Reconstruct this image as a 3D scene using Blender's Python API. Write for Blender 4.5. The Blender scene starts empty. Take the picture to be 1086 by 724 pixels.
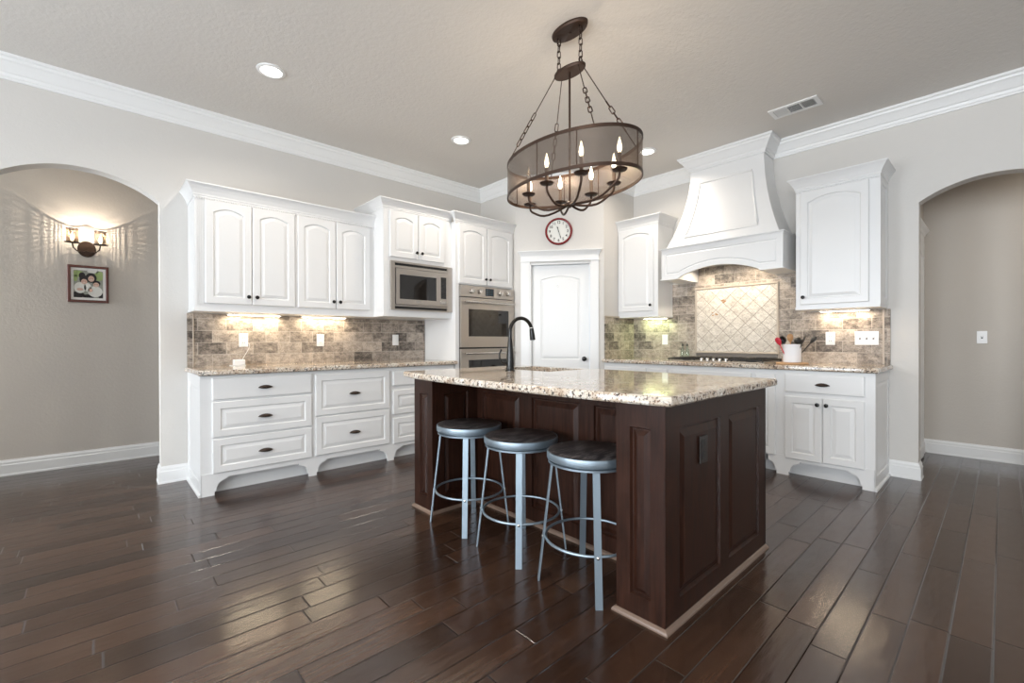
import bpy, bmesh, math, random
from mathutils import Vector, Matrix, geometry
random.seed(7)
C = bpy.context.scene.collection
S = bpy.context.scene
PI = math.pi
# ------------------------------------------------------------------ camera
CAM_H = 1.123
cam_d = bpy.data.cameras.new('camera'); cam = bpy.data.objects.new('camera', cam_d); C.objects.link(cam)
yaw, pitch, roll, F = 0.8271, -0.0045, -0.0024, 478.87
fw = Vector((math.cos(yaw)*math.cos(pitch), math.sin(yaw)*math.cos(pitch), math.sin(pitch)))
rt = Vector((math.sin(yaw), -math.cos(yaw), 0)); up = rt.cross(fw)
r2 = math.cos(roll)*rt + math.sin(roll)*up; u2 = -math.sin(roll)*rt + math.cos(roll)*up
cam.matrix_world = Matrix(((r2.x, u2.x, -fw.x, 0), (r2.y, u2.y, -fw.y, 0), (r2.z, u2.z, -fw.z, CAM_H), (0, 0, 0, 1)))
cam_d.sensor_width = 36.0; cam_d.lens = 36.0*F/1086; cam_d.shift_y = 1.14/1086; cam_d.clip_start = 0.05
S.camera = cam
# ------------------------------------------------------------------ view
S.view_settings.view_transform = 'Standard'; S.view_settings.look = 'None'
S.view_settings.exposure = 0.0; S.view_settings.gamma = 1.0; S.view_settings.use_curve_mapping = False
# ------------------------------------------------------------------ world
W = bpy.data.worlds.new('sky'); S.world = W; W.use_nodes = True
bgn = W.node_tree.nodes['Background']; bgn.inputs[0].default_value = (0.75, 0.86, 1.0, 1); bgn.inputs[1].default_value = 1.0
# ------------------------------------------------------------------ lamps
WINDOW_W = 200.0; SIDE_W = 17.0; CAN_W = 9.5; CHAND_W = 1.6; SCONCE_W = 4.2; STRIP_W = 1.15; HALL_W = 120.0
def area(name, loc, aim, sx, sy, power, color=(1, 1, 1), spread=PI, shape='RECTANGLE'):
    l = bpy.data.lights.new(name, 'AREA'); l.shape = shape; l.size = sx
    if shape in ('RECTANGLE', 'ELLIPSE'): l.size_y = sy
    l.energy = power; l.color = color; l.spread = spread
    o = bpy.data.objects.new(name, l); C.objects.link(o); o.location = loc
    o.rotation_euler = (Vector(aim)-Vector(loc)).to_track_quat('-Z', 'Y').to_euler(); return o
def point(name, loc, power, color, r=.012):
    l = bpy.data.lights.new(name, 'POINT'); l.energy = power; l.color = color; l.shadow_soft_size = r
    o = bpy.data.objects.new(name, l); C.objects.link(o); o.location = loc; return o
# room measures (metres); X runs along the left wall, Y along the right wall
YL, XR, XC, YP, H = 4.4985, 4.828, 3.604, 3.053, 3.009
XB, YB = -3.4, -3.6
XD0, YD0, XD1, YD1 = 3.604, 3.857, 4.221, 3.053
DAY = (0.87, 0.935, 1.0)
back_windows = [(-2.1, 1.5), (0.3, 1.5), (2.7, 1.5)]     # centre Y, width on the wall X = XB
side_windows = [(-1.3, 1.6), (1.4, 1.6)]                 # centre X, width on the wall Y = YB
for cy, w in back_windows:
    area('daylight', (XB-.35, cy, 1.5), (XB+1, cy, 1.62), w, 2.0, WINDOW_W, DAY)
for cx, w in side_windows:
    area('daylight', (cx, YB-.35, 1.5), (cx, YB+1, 1.62), w, 2.0, SIDE_W, DAY)
area('daylight', (XB-.25, 5.13, 1.5), (XB+1, 5.13, 1.4), .8, 1.9, HALL_W, DAY)
cans = [(0.906, 3.46), (2.533, 3.454), (4.057, 2.413), (0.9, 1.2), (2.6, -0.9), (5.5, -0.9), (-1.4, 1.4), (-1.4, -1.4), (1.0, -2.2)]
for x, y in cans:
    area('can_lamp', (x, y, H-.012), (x, y, 0), .13, .13, CAN_W, (1.0, .90, .78), 2.6, 'DISK')

# ------------------------------------------------------------------ materials
MAT = {}
def mat(name, col, rough=.5, metal=0., spec=.5, coat=0.):
    m = bpy.data.materials.new(name); m.use_nodes = True; b = m.node_tree.nodes['Principled BSDF']
    b.inputs['Base Color'].default_value = (*col, 1); b.inputs['Roughness'].default_value = rough
    b.inputs['Metallic'].default_value = metal; b.inputs['Specular IOR Level'].default_value = spec
    b.inputs['Coat Weight'].default_value = coat; b.inputs['Coat Roughness'].default_value = .08
    MAT[name] = m; return m
def nt(m): return m.node_tree.nodes, m.node_tree.links, m.node_tree.nodes['Principled BSDF']
def N(n, t, **kw):
    x = n.new(t)
    for k, v in kw.items(): setattr(x, k, v)
    return x
def mth(n, l, op, a, b=None, c=None):
    x = n.new('ShaderNodeMath'); x.operation = op
    for i, v in enumerate((a, b, c)):
        if v is None: continue
        if isinstance(v, (int, float)): x.inputs[i].default_value = v
        else: l.new(v, x.inputs[i])
    return x.outputs[0]
def ramp(n, l, fac, stops):
    r = n.new('ShaderNodeValToRGB'); e = r.color_ramp.elements
    while len(e) < len(stops): e.new(.5)
    for i, (p, c) in enumerate(stops): e[i].position = p; e[i].color = (*c, 1)
    l.new(fac, r.inputs[0]); return r.outputs[0]
def mixc(n, l, f, a, b, mode='MIX'):
    x = n.new('ShaderNodeMix'); x.data_type = 'RGBA'; x.blend_type = mode
    for s, v in ((x.inputs[0], f), (x.inputs[6], a), (x.inputs[7], b)):
        if isinstance(v, (int, float)): s.default_value = v
        elif isinstance(v, tuple): s.default_value = (*v, 1)
        else: l.new(v, s)
    return x.outputs[2]
def noise(n, l, vec, scale, detail=4, rough=.6):
    x = n.new('ShaderNodeTexNoise'); x.inputs['Scale'].default_value = scale; x.inputs['Detail'].default_value = detail
    x.inputs['Roughness'].default_value = rough
    if vec is not None: l.new(vec, x.inputs['Vector'])
    return x.outputs['Fac']
def bump(n, l, b, h, strength, dist):
    x = n.new('ShaderNodeBump'); x.inputs['Strength'].default_value = strength; x.inputs['Distance'].default_value = dist
    l.new(h, x.inputs['Height']); l.new(x.outputs[0], b.inputs['Normal']); return x
def tex(n): return n.new('ShaderNodeTexCoord').outputs['Object']
def textured_paint(name, col, rough, scale, strength, dist):
    m = mat(name, col, rough); n, l, b = nt(m); bump(n, l, b, noise(n, l, tex(n), scale, 3), strength, dist); return m
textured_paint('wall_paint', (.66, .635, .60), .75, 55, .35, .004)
textured_paint('hall_wall_tone', (.60, .555, .50), .8, 55, .35, .004)  # hall walls: darker and warmer than the main room's wall colour
textured_paint('ceiling_paint', (.70, .67, .63), .85, 45, .5, .005)
mat('trim_white', (.84, .84, .83), .3)
mat('cabinet_white', (.78, .78, .775), .32)
mat('bronze', (.05, .035, .028), .35, .8)
mat('black_knob', (.012, .011, .01), .25, .3)
mat('espresso_shoe', (.17, .115, .085), .3)
mat('plate_white', (.85, .85, .84), .3)
mat('slot_dark', (.05, .05, .05), .5)
mat('black_glass', (.012, .010, .009), .04, 0, .7)
mat('black_plastic', (.015, .014, .013), .35)
mat('grate_iron', (.02, .018, .017), .45, .4)
mat('nickel', (.60, .57, .53), .25, 1.)
mat('stool_steel', (.27, .33, .38), .40, .75)
mat('rust_metal', (.055, .032, .022), .45, .7)
mat('red_rim', (.21, .018, .02), .25)
mat('clock_face', (.80, .79, .74), .5)
mat('ink', (.02, .02, .02), .5)
mat('wood_frame', (.13, .035, .02), .35)
mat('mat_board', (.85, .84, .81), .7)
mat('ceramic', (.82, .82, .84), .15)
mat('board_wood', (.55, .33, .17), .4)
mat('utensil_wood', (.42, .22, .09), .45)
mat('red_plastic', (.55, .03, .05), .35)
mat('island_plate', (.014, .009, .007), .3)
mat('candle', (.16, .11, .08), .5)
mat('liner_stone', (.48, .41, .34), .5)
mat('dark_liner', (.17, .15, .13), .5)
mat('print_grey', (.33, .34, .29), .6); mat('hair_black', (.02, .015, .015), .6); mat('skin', (.72, .48, .38), .6); mat('foliage_print', (.35, .45, .18), .6)
mat('sink_steel', (.35, .34, .33), .3, .9)
# brushed steel of the ovens
m = mat('steel', (.50, .455, .41), .3, .9); n, l, b = nt(m)
mp = N(n, 'ShaderNodeMapping'); mp.inputs['Scale'].default_value = (3, 3, 260); l.new(tex(n), mp.inputs[0])
l.new(mth(n, l, 'MULTIPLY_ADD', noise(n, l, mp.outputs[0], 2.0, 2), .15, .24), b.inputs['Roughness'])
# espresso stained wood
m = mat('espresso', (.03, .012, .01), .33, spec=.25); n, l, b = nt(m)
mp = N(n, 'ShaderNodeMapping'); mp.inputs['Scale'].default_value = (18, 18, 1.6); l.new(tex(n), mp.inputs[0])
f = noise(n, l, mp.outputs[0], 3.0, 5)
l.new(ramp(n, l, f, [(.3, (.012, .0045, .0025)), (.7, (.042, .0155, .0090))]), b.inputs['Base Color'])
l.new(mth(n, l, 'MULTIPLY_ADD', f, .15, .27), b.inputs['Roughness'])
# granite
m = mat('granite', (.7, .65, .58), .055, 0, .5); n, l, b = nt(m); v = tex(n)
base = ramp(n, l, noise(n, l, v, 9, 6, .7), [(.30, (.34, .24, .165)), (.45, (.54, .44, .34)), (.60, (.68, .63, .55)), (.78, (.45, .38, .31))])
sp1 = ramp(n, l, noise(n, l, v, 52, 4, .6), [(.565, (0, 0, 0)), (.61, (1, 1, 1))])
sp2 = ramp(n, l, noise(n, l, v, 100, 3, .6), [(.56, (0, 0, 0)), (.62, (1, 1, 1))])
wh = ramp(n, l, noise(n, l, v, 30, 3, .6), [(.60, (0, 0, 0)), (.68, (1, 1, 1))])
c = mixc(n, l, wh, base, (.80, .78, .73)); c = mixc(n, l, sp1, c, (.055, .045, .04)); c = mixc(n, l, sp2, c, (.16, .085, .055))
l.new(c, b.inputs['Base Color'])
# hand scraped plank floor, planks run along X
m = mat('plank_floor', (.05, .03, .02), .25, 0, .75); n, l, b = nt(m); v = tex(n)
sx = N(n, 'ShaderNodeSeparateXYZ'); l.new(v, sx.inputs[0]); X, Y = sx.outputs[0], sx.outputs[1]
PW = .115
ry = mth(n, l, 'DIVIDE', mth(n, l, 'ADD', Y, 20.0-.012), PW); row = mth(n, l, 'FLOOR', ry); fy = mth(n, l, 'FRACT', ry)
wn = N(n, 'ShaderNodeTexWhiteNoise', noise_dimensions='1D'); l.new(row, wn.inputs['W'])
off = mth(n, l, 'MULTIPLY', wn.outputs['Value'], 7.3)
wn2 = N(n, 'ShaderNodeTexWhiteNoise', noise_dimensions='1D'); l.new(mth(n, l, 'ADD', row, 77.7), wn2.inputs['W'])
PLn = mth(n, l, 'MULTIPLY_ADD', wn2.outputs['Value'], .45, .62)
rx = mth(n, l, 'DIVIDE', mth(n, l, 'ADD', X, mth(n, l, 'ADD', off, 30.0)), PLn); pid = mth(n, l, 'FLOOR', rx); fx = mth(n, l, 'FRACT', rx)
cb = N(n, 'ShaderNodeCombineXYZ'); l.new(row, cb.inputs[0]); l.new(pid, cb.inputs[1])
wn3 = N(n, 'ShaderNodeTexWhiteNoise', noise_dimensions='3D'); l.new(cb.outputs[0], wn3.inputs['Vector'])
rnd = wn3.outputs['Value']
ey = mth(n, l, 'MULTIPLY', mth(n, l, 'MINIMUM', fy, mth(n, l, 'SUBTRACT', 1., fy)), PW)
ex = mth(n, l, 'MULTIPLY', mth(n, l, 'MINIMUM', fx, mth(n, l, 'SUBTRACT', 1., fx)), PLn)
edge = mth(n, l, 'MINIMUM', ex, ey)
groove = mth(n, l, 'SMOOTH_MIN', mth(n, l, 'DIVIDE', edge, .0040), 1.0, .25)
cb2 = N(n, 'ShaderNodeCombineXYZ'); l.new(mth(n, l, 'MULTIPLY', X, 2.2), cb2.inputs[0]); l.new(mth(n, l, 'MULTIPLY', Y, 26.), cb2.inputs[1]); l.new(mth(n, l, 'MULTIPLY', rnd, 40.), cb2.inputs[2])
grain = noise(n, l, cb2.outputs[0], 1.6, 6, .65)
cb3 = N(n, 'ShaderNodeCombineXYZ'); l.new(mth(n, l, 'MULTIPLY', X, 9.), cb3.inputs[0]); l.new(mth(n, l, 'MULTIPLY', Y, 22.), cb3.inputs[1]); l.new(mth(n, l, 'MULTIPLY', rnd, 60.), cb3.inputs[2])
scrape = noise(n, l, cb3.outputs[0], 1.0, 1, .5)
colr = ramp(n, l, mth(n, l, 'MULTIPLY_ADD', rnd, .42, mth(n, l, 'MULTIPLY', grain, .62)), [(.15, (.017, .0082, .0048)), (.5, (.040, .0192, .0112)), (.9, (.082, .042, .025))])
colr = mixc(n, l, groove, (.004, .0025, .002), colr)
l.new(colr, b.inputs['Base Color'])
l.new(mth(n, l, 'MULTIPLY_ADD', grain, .16, .12), b.inputs['Roughness'])
hgt = mth(n, l, 'ADD', mth(n, l, 'MULTIPLY', groove, .0030), mth(n, l, 'ADD', mth(n, l, 'MULTIPLY', scrape, .0014), mth(n, l, 'MULTIPLY', grain, .0006)))
hgt = mth(n, l, 'ADD', hgt, mth(n, l, 'MULTIPLY', rnd, .0006))
bump(n, l, b, hgt, .75, 1.0)
# split face travertine backsplash (local x, z)
def stone(name, bw, rh, rot, c1, c2, mortar, offset, bmp=.5, wt=.72):
    m = mat(name, c1, .55); n, l, b = nt(m); v = tex(n)
    s = N(n, 'ShaderNodeSeparateXYZ'); l.new(v, s.inputs[0]); cbn = N(n, 'ShaderNodeCombineXYZ')
    l.new(s.outputs[0], cbn.inputs[0]); l.new(s.outputs[2], cbn.inputs[1])
    mpn = N(n, 'ShaderNodeMapping'); mpn.inputs['Rotation'].default_value = (0, 0, rot); mpn.inputs['Location'].default_value = (.03, -.012, 0); l.new(cbn.outputs[0], mpn.inputs[0])
    br = N(n, 'ShaderNodeTexBrick'); br.offset = offset; l.new(mpn.outputs[0], br.inputs['Vector'])
    br.inputs['Scale'].default_value = 1; br.inputs['Brick Width'].default_value = bw; br.inputs['Row Height'].default_value = rh
    br.inputs['Mortar Size'].default_value = .0022; br.inputs['Mortar Smooth'].default_value = .3; br.inputs['Bias'].default_value = 0
    br.inputs['Color1'].default_value = (0, 0, 0, 1); br.inputs['Color2'].default_value = (1, 1, 1, 1); br.inputs['Mortar'].default_value = (.5, .5, .5, 1)
    sepc = N(n, 'ShaderNodeSeparateColor'); l.new(br.outputs['Color'], sepc.inputs[0])
    mq = N(n, 'ShaderNodeMapping'); mq.inputs['Scale'].default_value = (1, 1, 1.4); l.new(v, mq.inputs[0]); n1 = noise(n, l, mq.outputs[0], 17, 8, .76); n2 = noise(n, l, mq.outputs[0], 85, 4, .75)
    fac = mth(n, l, 'ADD', mth(n, l, 'MULTIPLY', sepc.outputs[0], wt), mth(n, l, 'MULTIPLY_ADD', n1, 2.9, -1.27+(.72-wt)*.9))
    c = mixc(n, l, fac, c1, c2)
    c = mixc(n, l, ramp(n, l, n2, [(.53, (0, 0, 0)), (.66, (.75, .75, .75))]), c, tuple(x*.35 for x in c1))
    c = mixc(n, l, br.outputs['Fac'], c, mortar); l.new(c, b.inputs['Base Color'])
    h = mth(n, l, 'SUBTRACT', mth(n, l, 'MULTIPLY', n1, .6), br.outputs['Fac']); bump(n, l, b, h, bmp, .006)
    fac.node.use_clamp = True; return m
stone('travertine', .203, .1, 0, (.085, .070, .058), (.54, .46, .385), (.52, .46, .40), .5, .6)
stone('diamond_stone', .105, .105, PI/4, (.44, .38, .31), (.74, .69, .61), (.27, .22, .17), 0, .7, .34)
# reclaimed wood seat
m = mat('seat_wood', (.05, .045, .045), .38); n, l, b = nt(m); v = tex(n)
mp = N(n, 'ShaderNodeMapping'); mp.inputs['Scale'].default_value = (4, 22, 1); l.new(v, mp.inputs[0])
g = noise(n, l, mp.outputs[0], 2.5, 8, .7)
l.new(ramp(n, l, g, [(.35, (.010, .010, .011)), (.50, (.032, .029, .030)), (.58, (.15, .13, .125)), (.64, (.03, .028, .028)), (.8, (.045, .042, .042))]), b.inputs['Base Color'])
bump(n, l, b, g, .4, .003)
def emit(name, col, strength):
    m = bpy.data.materials.new(name); m.use_nodes = True; n = m.node_tree.nodes; l = m.node_tree.links; n.clear()
    e = n.new('ShaderNodeEmission'); e.inputs[0].default_value = (*col, 1); e.inputs[1].default_value = strength
    o = n.new('ShaderNodeOutputMaterial'); l.new(e.outputs[0], o.inputs[0]); MAT[name] = m
emit('bulb_glow', (1, .86, .62), 9.); emit('can_glow', (1, .97, .90), 6.); emit('strip_glow', (1, .86, .62), 30.); emit('clock_digits', (.3, .6, .8), .25)
m = mat('bottle_glass', (.75, .85, .78), .03); m.node_tree.nodes['Principled BSDF'].inputs['Transmission Weight'].default_value = .9
m = mat('clear_bulb', (1, .97, .92), .03); m.node_tree.nodes['Principled BSDF'].inputs['Transmission Weight'].default_value = .95
def thin_glass(name, alpha, col=(1, 1, 1), rough=.02):
    m = bpy.data.materials.new(name); m.use_nodes = True; n = m.node_tree.nodes; l = m.node_tree.links; n.clear()
    t = n.new('ShaderNodeBsdfTransparent'); t.inputs[0].default_value = (*col, 1)
    g = n.new('ShaderNodeBsdfGlossy'); g.inputs['Roughness'].default_value = rough
    x = n.new('ShaderNodeMixShader'); x.inputs[0].default_value = alpha; l.new(t.outputs[0], x.inputs[1]); l.new(g.outputs[0], x.inputs[2])
    o = n.new('ShaderNodeOutputMaterial'); l.new(x.outputs[0], o.inputs[0]); MAT[name] = m
thin_glass('window_glass', .06)
# woven wire mesh: real holes between the wires
def wire_mesh(name, pitch, wire, col, metal=.6):
    m = bpy.data.materials.new(name); m.use_nodes = True; n = m.node_tree.nodes; l = m.node_tree.links; b = n['Principled BSDF']
    b.inputs['Base Color'].default_value = (*col, 1); b.inputs['Roughness'].default_value = .45; b.inputs['Metallic'].default_value = metal
    uv = n.new('ShaderNodeUVMap'); s = n.new('ShaderNodeSeparateXYZ'); l.new(uv.outputs[0], s.inputs[0])
    fu = mth(n, l, 'FRACT', mth(n, l, 'DIVIDE', s.outputs[0], pitch)); fv = mth(n, l, 'FRACT', mth(n, l, 'DIVIDE', s.outputs[1], pitch*1.3))
    a = mth(n, l, 'MAXIMUM', mth(n, l, 'LESS_THAN', fu, wire), mth(n, l, 'LESS_THAN', fv, wire))
    l.new(a, b.inputs['Alpha']); MAT[name] = m
wire_mesh('drum_mesh', .0021, .50, (.085, .060, .044), .3); wire_mesh('sconce_mesh', .0048, .44, (.10, .06, .03), .3)

# ------------------------------------------------------------------ mesh builder
class B:
    def __init__(s): s.v = []; s.f = []; s.m = []; s.sm = []; s.uv = None
    def add(s, vs, fs, mi=0, smooth=False, M=None):
        o = len(s.v)
        for p in vs: s.v.append(tuple(M @ Vector(p)) if M is not None else tuple(p))
        for f in fs: s.f.append([o+i for i in f]); s.m.append(mi); s.sm.append(smooth)
        return s
    def box(s, x0, x1, y0, y1, z0, z1, mi=0, bev=0, M=None):
        if bev <= 0:
            vs = [(x0, y0, z0), (x1, y0, z0), (x1, y1, z0), (x0, y1, z0), (x0, y0, z1), (x1, y0, z1), (x1, y1, z1), (x0, y1, z1)]
            return s.add(vs, [(0, 3, 2, 1), (4, 5, 6, 7), (0, 1, 5, 4), (1, 2, 6, 5), (2, 3, 7, 6), (3, 0, 4, 7)], mi, False, M)
        bm = bmesh.new(); bmesh.ops.create_cube(bm, size=1)
        for v in bm.verts: v.co = Vector(((x0+x1)/2+v.co.x*(x1-x0), (y0+y1)/2+v.co.y*(y1-y0), (z0+z1)/2+v.co.z*(z1-z0)))
        bmesh.ops.bevel(bm, geom=bm.edges[:], offset=bev, segments=2, affect='EDGES', profile=.6)
        bm.verts.index_update(); s.add([v.co[:] for v in bm.verts], [[v.index for v in f.verts] for f in bm.faces], mi, False, M); bm.free(); return s
    def prism(s, poly, fn, d0, d1, mi=0, smooth=False, caps=True, M=None):   # fn(u, v, d) -> xyz
        k = len(poly); vs = [fn(u, v, d0) for u, v in poly]+[fn(u, v, d1) for u, v in poly]
        fs = [(i, (i+1) % k, k+(i+1) % k, k+i) for i in range(k)]
        s.add(vs, fs, mi, smooth, M)
        if caps: s.add(vs, [list(range(k))[::-1], list(range(k, 2*k))], mi, False, M)
        return s
    def lathe(s, prof, c=(0, 0, 0), axis='Z', seg=24, mi=0, smooth=True, sx=1., sy=1., M=None, caps=True):   # prof: (r, h)
        vs = []
        for r, h in prof:
            for i in range(seg):
                a = 2*PI*i/seg; p = (r*math.cos(a)*sx, r*math.sin(a)*sy, h)
                if axis == 'Y': p = (p[0], -h, p[1])       # h grows towards -y (the room)
                if axis == 'X': p = (h, p[0], p[1])
                vs.append((c[0]+p[0], c[1]+p[1], c[2]+p[2]))
        fs = [(j*seg+i, j*seg+(i+1) % seg, (j+1)*seg+(i+1) % seg, (j+1)*seg+i) for j in range(len(prof)-1) for i in range(seg)]
        if caps and prof[0][0] > 1e-4: fs.append(list(range(seg))[::-1])
        if caps and prof[-1][0] > 1e-4: fs.append([(len(prof)-1)*seg+i for i in range(seg)])
        return s.add(vs, fs, mi, smooth, M)
    def tube(s, pts, r, seg=8, mi=0, closed=False, M=None, rs=None, flat=1.):
        P = [Vector(p) for p in pts]; k = len(P); vs = []; prev = None
        for i, p in enumerate(P):
            a = P[(i-1) % k] if (i or closed) else P[i]; c = P[(i+1) % k] if (i < k-1 or closed) else P[i]
            t = (c-a).normalized()
            nn = prev-(prev.dot(t))*t if prev is not None else (Vector((0, 0, 1)) if abs(t.z) < .9 else Vector((1, 0, 0)))
            nn = (nn-(nn.dot(t))*t).normalized(); bb = t.cross(nn); prev = nn
            rr = rs[i] if rs else r
            for j in range(seg):
                q = 2*PI*j/seg; vs.append(tuple(p+rr*(math.cos(q)*nn+math.sin(q)*flat*bb)))
        n_ = k if closed else k-1
        fs = [(i*seg+j, i*seg+(j+1) % seg, ((i+1) % k)*seg+(j+1) % seg, ((i+1) % k)*seg+j) for i in range(n_) for j in range(seg)]
        if not closed: fs += [list(range(seg))[::-1], [(k-1)*seg+j for j in range(seg)]]
        return s.add(vs, fs, mi, True, M)
    def sweep(s, path, prof, mi=0, z=0., ends=(None, None), M=None):   # prof (out, z); out = right of travel
        P = [Vector((p[0], p[1])) for p in path]; k = len(P); vs = []
        for i in range(k):
            d0 = (P[i]-P[i-1]).normalized() if i else None; d1 = (P[i+1]-P[i]).normalized() if i < k-1 else None
            n0 = Vector((d0.y, -d0.x)) if d0 else None; n1 = Vector((d1.y, -d1.x)) if d1 else None
            if n0 and n1: m_ = (n0+n1); m_ = m_/(m_.dot(n0))
            else: m_ = n0 or n1
            for o, h in prof: vs.append((P[i].x+m_.x*o, P[i].y+m_.y*o, z+h))
        q = len(prof)
        fs = [(i*q+j, i*q+j+1, (i+1)*q+j+1, (i+1)*q+j) for i in range(k-1) for j in range(q-1)]
        fs += [[i for i in range(q)][::-1], [(k-1)*q+i for i in range(q)]]
        fs += [(i*q+q-1, i*q, (i+1)*q, (i+1)*q+q-1) for i in range(k-1)]
        return s.add(vs, fs, mi, False, M)
    def rings(s, rr, mi=0, fill=True, smooth=False, M=None):
        k = len(rr[0]); vs = [p for r in rr for p in r]
        fs = [(i*k+j, i*k+(j+1) % k, (i+1)*k+(j+1) % k, (i+1)*k+j) for i in range(len(rr)-1) for j in range(k)]
        if fill: fs.append([(len(rr)-1)*k+j for j in range(k)])
        return s.add(vs, fs, mi, smooth, M)
    def make(s, name, mats, parent=None, loc=(0, 0, 0), rot=0., recalc=True, uv=None):
        me = bpy.data.meshes.new(name); me.from_pydata(s.v, [], s.f)
        for mm in (mats if isinstance(mats, (list, tuple)) else [mats]): me.materials.append(MAT[mm])
        me.polygons.foreach_set('material_index', s.m); me.polygons.foreach_set('use_smooth', s.sm)
        if recalc:
            bm = bmesh.new(); bm.from_mesh(me); bmesh.ops.recalc_face_normals(bm, faces=bm.faces[:]); bm.to_mesh(me); bm.free()
        if uv:
            ul = me.uv_layers.new(name='UVMap')
            for li, lp in enumerate(me.loops): ul.data[li].uv = uv[lp.vertex_index]
        me.update()
        if any(s.sm): me.set_sharp_from_angle(angle=math.radians(38))
        o = bpy.data.objects.new(name, me); C.objects.link(o)
        o.location = loc; o.rotation_euler = (0, 0, rot)
        if parent: o.parent = parent
        return o
def tag(o, label, cat, group=None, kind=None):
    if label: o['label'] = label
    if cat: o['category'] = cat
    if group: o['group'] = group
    if kind: o['kind'] = kind
    return o
def thing(name, label, cat, loc=(0, 0, 0), rot=0., group=None):
    o = bpy.data.objects.new(name, None); C.objects.link(o); o.location = loc; o.rotation_euler = (0, 0, rot); o.empty_display_size = .1
    return tag(o, label, cat, group)
def struct(b, name, mats, **k):
    o = b.make(name, mats, **k); o['kind'] = 'structure'; return o
def copy_tree(o, parent=None):
    c = o.copy(); C.objects.link(c)
    if parent: c.parent = parent
    for ch in o.children: copy_tree(ch, c)
    return c
def lerp(a, b, t): return a+(b-a)*t
RW = -PI/2      # rotation of things standing on the right wall

# ================================================================== SETTING
def arch_wall(cx, half, spring, rise, lo, hi, fn, th, name, m='wall_paint'):
    """wall in plan coordinate t from lo to hi with an arched opening; fn(t, z, d) -> xyz"""
    R = (half*half+rise*rise)/(2*rise); K = 24; cur = []
    for i in range(K+1):
        t = -half+2*half*i/K; cur.append((cx+t, spring+rise-(R-math.sqrt(R*R-t*t))))
    b = B()
    for d in (0, th):
        for a0, a1 in ((lo, cx-half), (cx+half, hi)): b.add([fn(a0, 0, d), fn(a1, 0, d), fn(a1, H, d), fn(a0, H, d)], [(0, 1, 2, 3)])
        for (p, q) in zip(cur, cur[1:]): b.add([fn(p[0], p[1], d), fn(q[0], q[1], d), fn(q[0], H, d), fn(p[0], H, d)], [(0, 1, 2, 3)])
    for (p, q) in zip(cur, cur[1:]): b.add([fn(*p, 0), fn(*q, 0), fn(*q, th), fn(*p, th)], [(0, 1, 2, 3)], 0, True)
    for t in (cx-half, cx+half): b.add([fn(t, 0, 0), fn(t, 0, th), fn(t, spring, th), fn(t, spring, 0)], [(0, 1, 2, 3)])
    for t in (lo, hi): b.add([fn(t, 0, 0), fn(t, 0, th), fn(t, H, th), fn(t, H, 0)], [(0, 1, 2, 3)])
    return struct(b, name, m)
fl = B().box(XB-.2, 6.3, YB-.2, 5.9, -.1, 0); struct(fl, 'floor', 'plank_floor')
ce = B().box(XB-.2, 6.3, YB-.2, 5.9, H, H+.1); struct(ce, 'ceiling', 'ceiling_paint')
TH = .12
arch_wall(-.075, .445, 2.223, .16, XB-.12, XC, lambda t, z, d: (t, YL+d, z), TH, 'wall_left')
arch_wall(-.045, .41, 2.216, .128, -YP-TH, -YB+.12, lambda t, z, d: (XR+d, -t, z), TH, 'wall_right')
# corner pantry walls
dl = math.hypot(XD1-XD0, YD1-YD0); ang = math.atan2(YD1-YD0, XD1-XD0)
pw = B().box(XC, XC+.1, YD0, YL+TH, 0, H); struct(pw, 'wall_pantry_left', 'wall_paint')
pw = B().box(XD1, XR, YP, YP+.1, 0, H); struct(pw, 'wall_pantry_right', 'wall_paint')
OPa, OPb, OPz = .172, .868, 2.012
pw = B().box(0, OPa, 0, .1, 0, H).box(OPb, dl, 0, .1, 0, H).box(OPa, OPb, 0, .1, OPz, H)
struct(pw, 'wall_pantry_front', 'wall_paint', loc=(XD0, YD0, 0), rot=ang)
# hall beyond the left arch, hall beyond the right arch
w = B().box(XB-.12, 3.9, 5.65, 5.77, 0, H); struct(w, 'wall_left_hall', 'hall_wall_tone')
w = B().box(1.75, 1.87, YL+TH, 5.65, 0, H); struct(w, 'wall_left_hall_end', 'hall_wall_tone')
w = B().box(6.1, 6.2, YB-.12, .9, 0, H); struct(w, 'wall_right_hall', 'hall_wall_tone')
w = B().box(XR+TH, 6.1, .54, .64, 0, H); struct(w, 'wall_right_hall_end', 'hall_wall_tone')
# walls behind the camera with windows
def window_wall(name, fn, lo, hi, wins, z0, z1, th):
    b = B(); cuts = sorted(wins); t = lo
    def bx(a, c, za, zb):
        p = [fn(a, za, 0), fn(c, za, 0), fn(c, za, th), fn(a, za, th), fn(a, zb, 0), fn(c, zb, 0), fn(c, zb, th), fn(a, zb, th)]
        b.add(p, [(0, 3, 2, 1), (4, 5, 6, 7), (0, 1, 5, 4), (1, 2, 6, 5), (2, 3, 7, 6), (3, 0, 4, 7)])
    for c, w in cuts:
        bx(t, c-w/2, 0, H); bx(c-w/2, c+w/2, 0, z0); bx(c-w/2, c+w/2, z1, H); t = c+w/2
    bx(t, hi, 0, H); struct(b, name, 'wall_paint')
window_wall('wall_back', lambda t, z, d: (XB-d, t, z), YB-.12, YL+TH, back_windows, .5, 2.5, .12)
window_wall('wall_side', lambda t, z, d: (t, YB-d, z), XB, 6.2, side_windows, .5, 2.5, .12)
wn_ = 0
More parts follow.
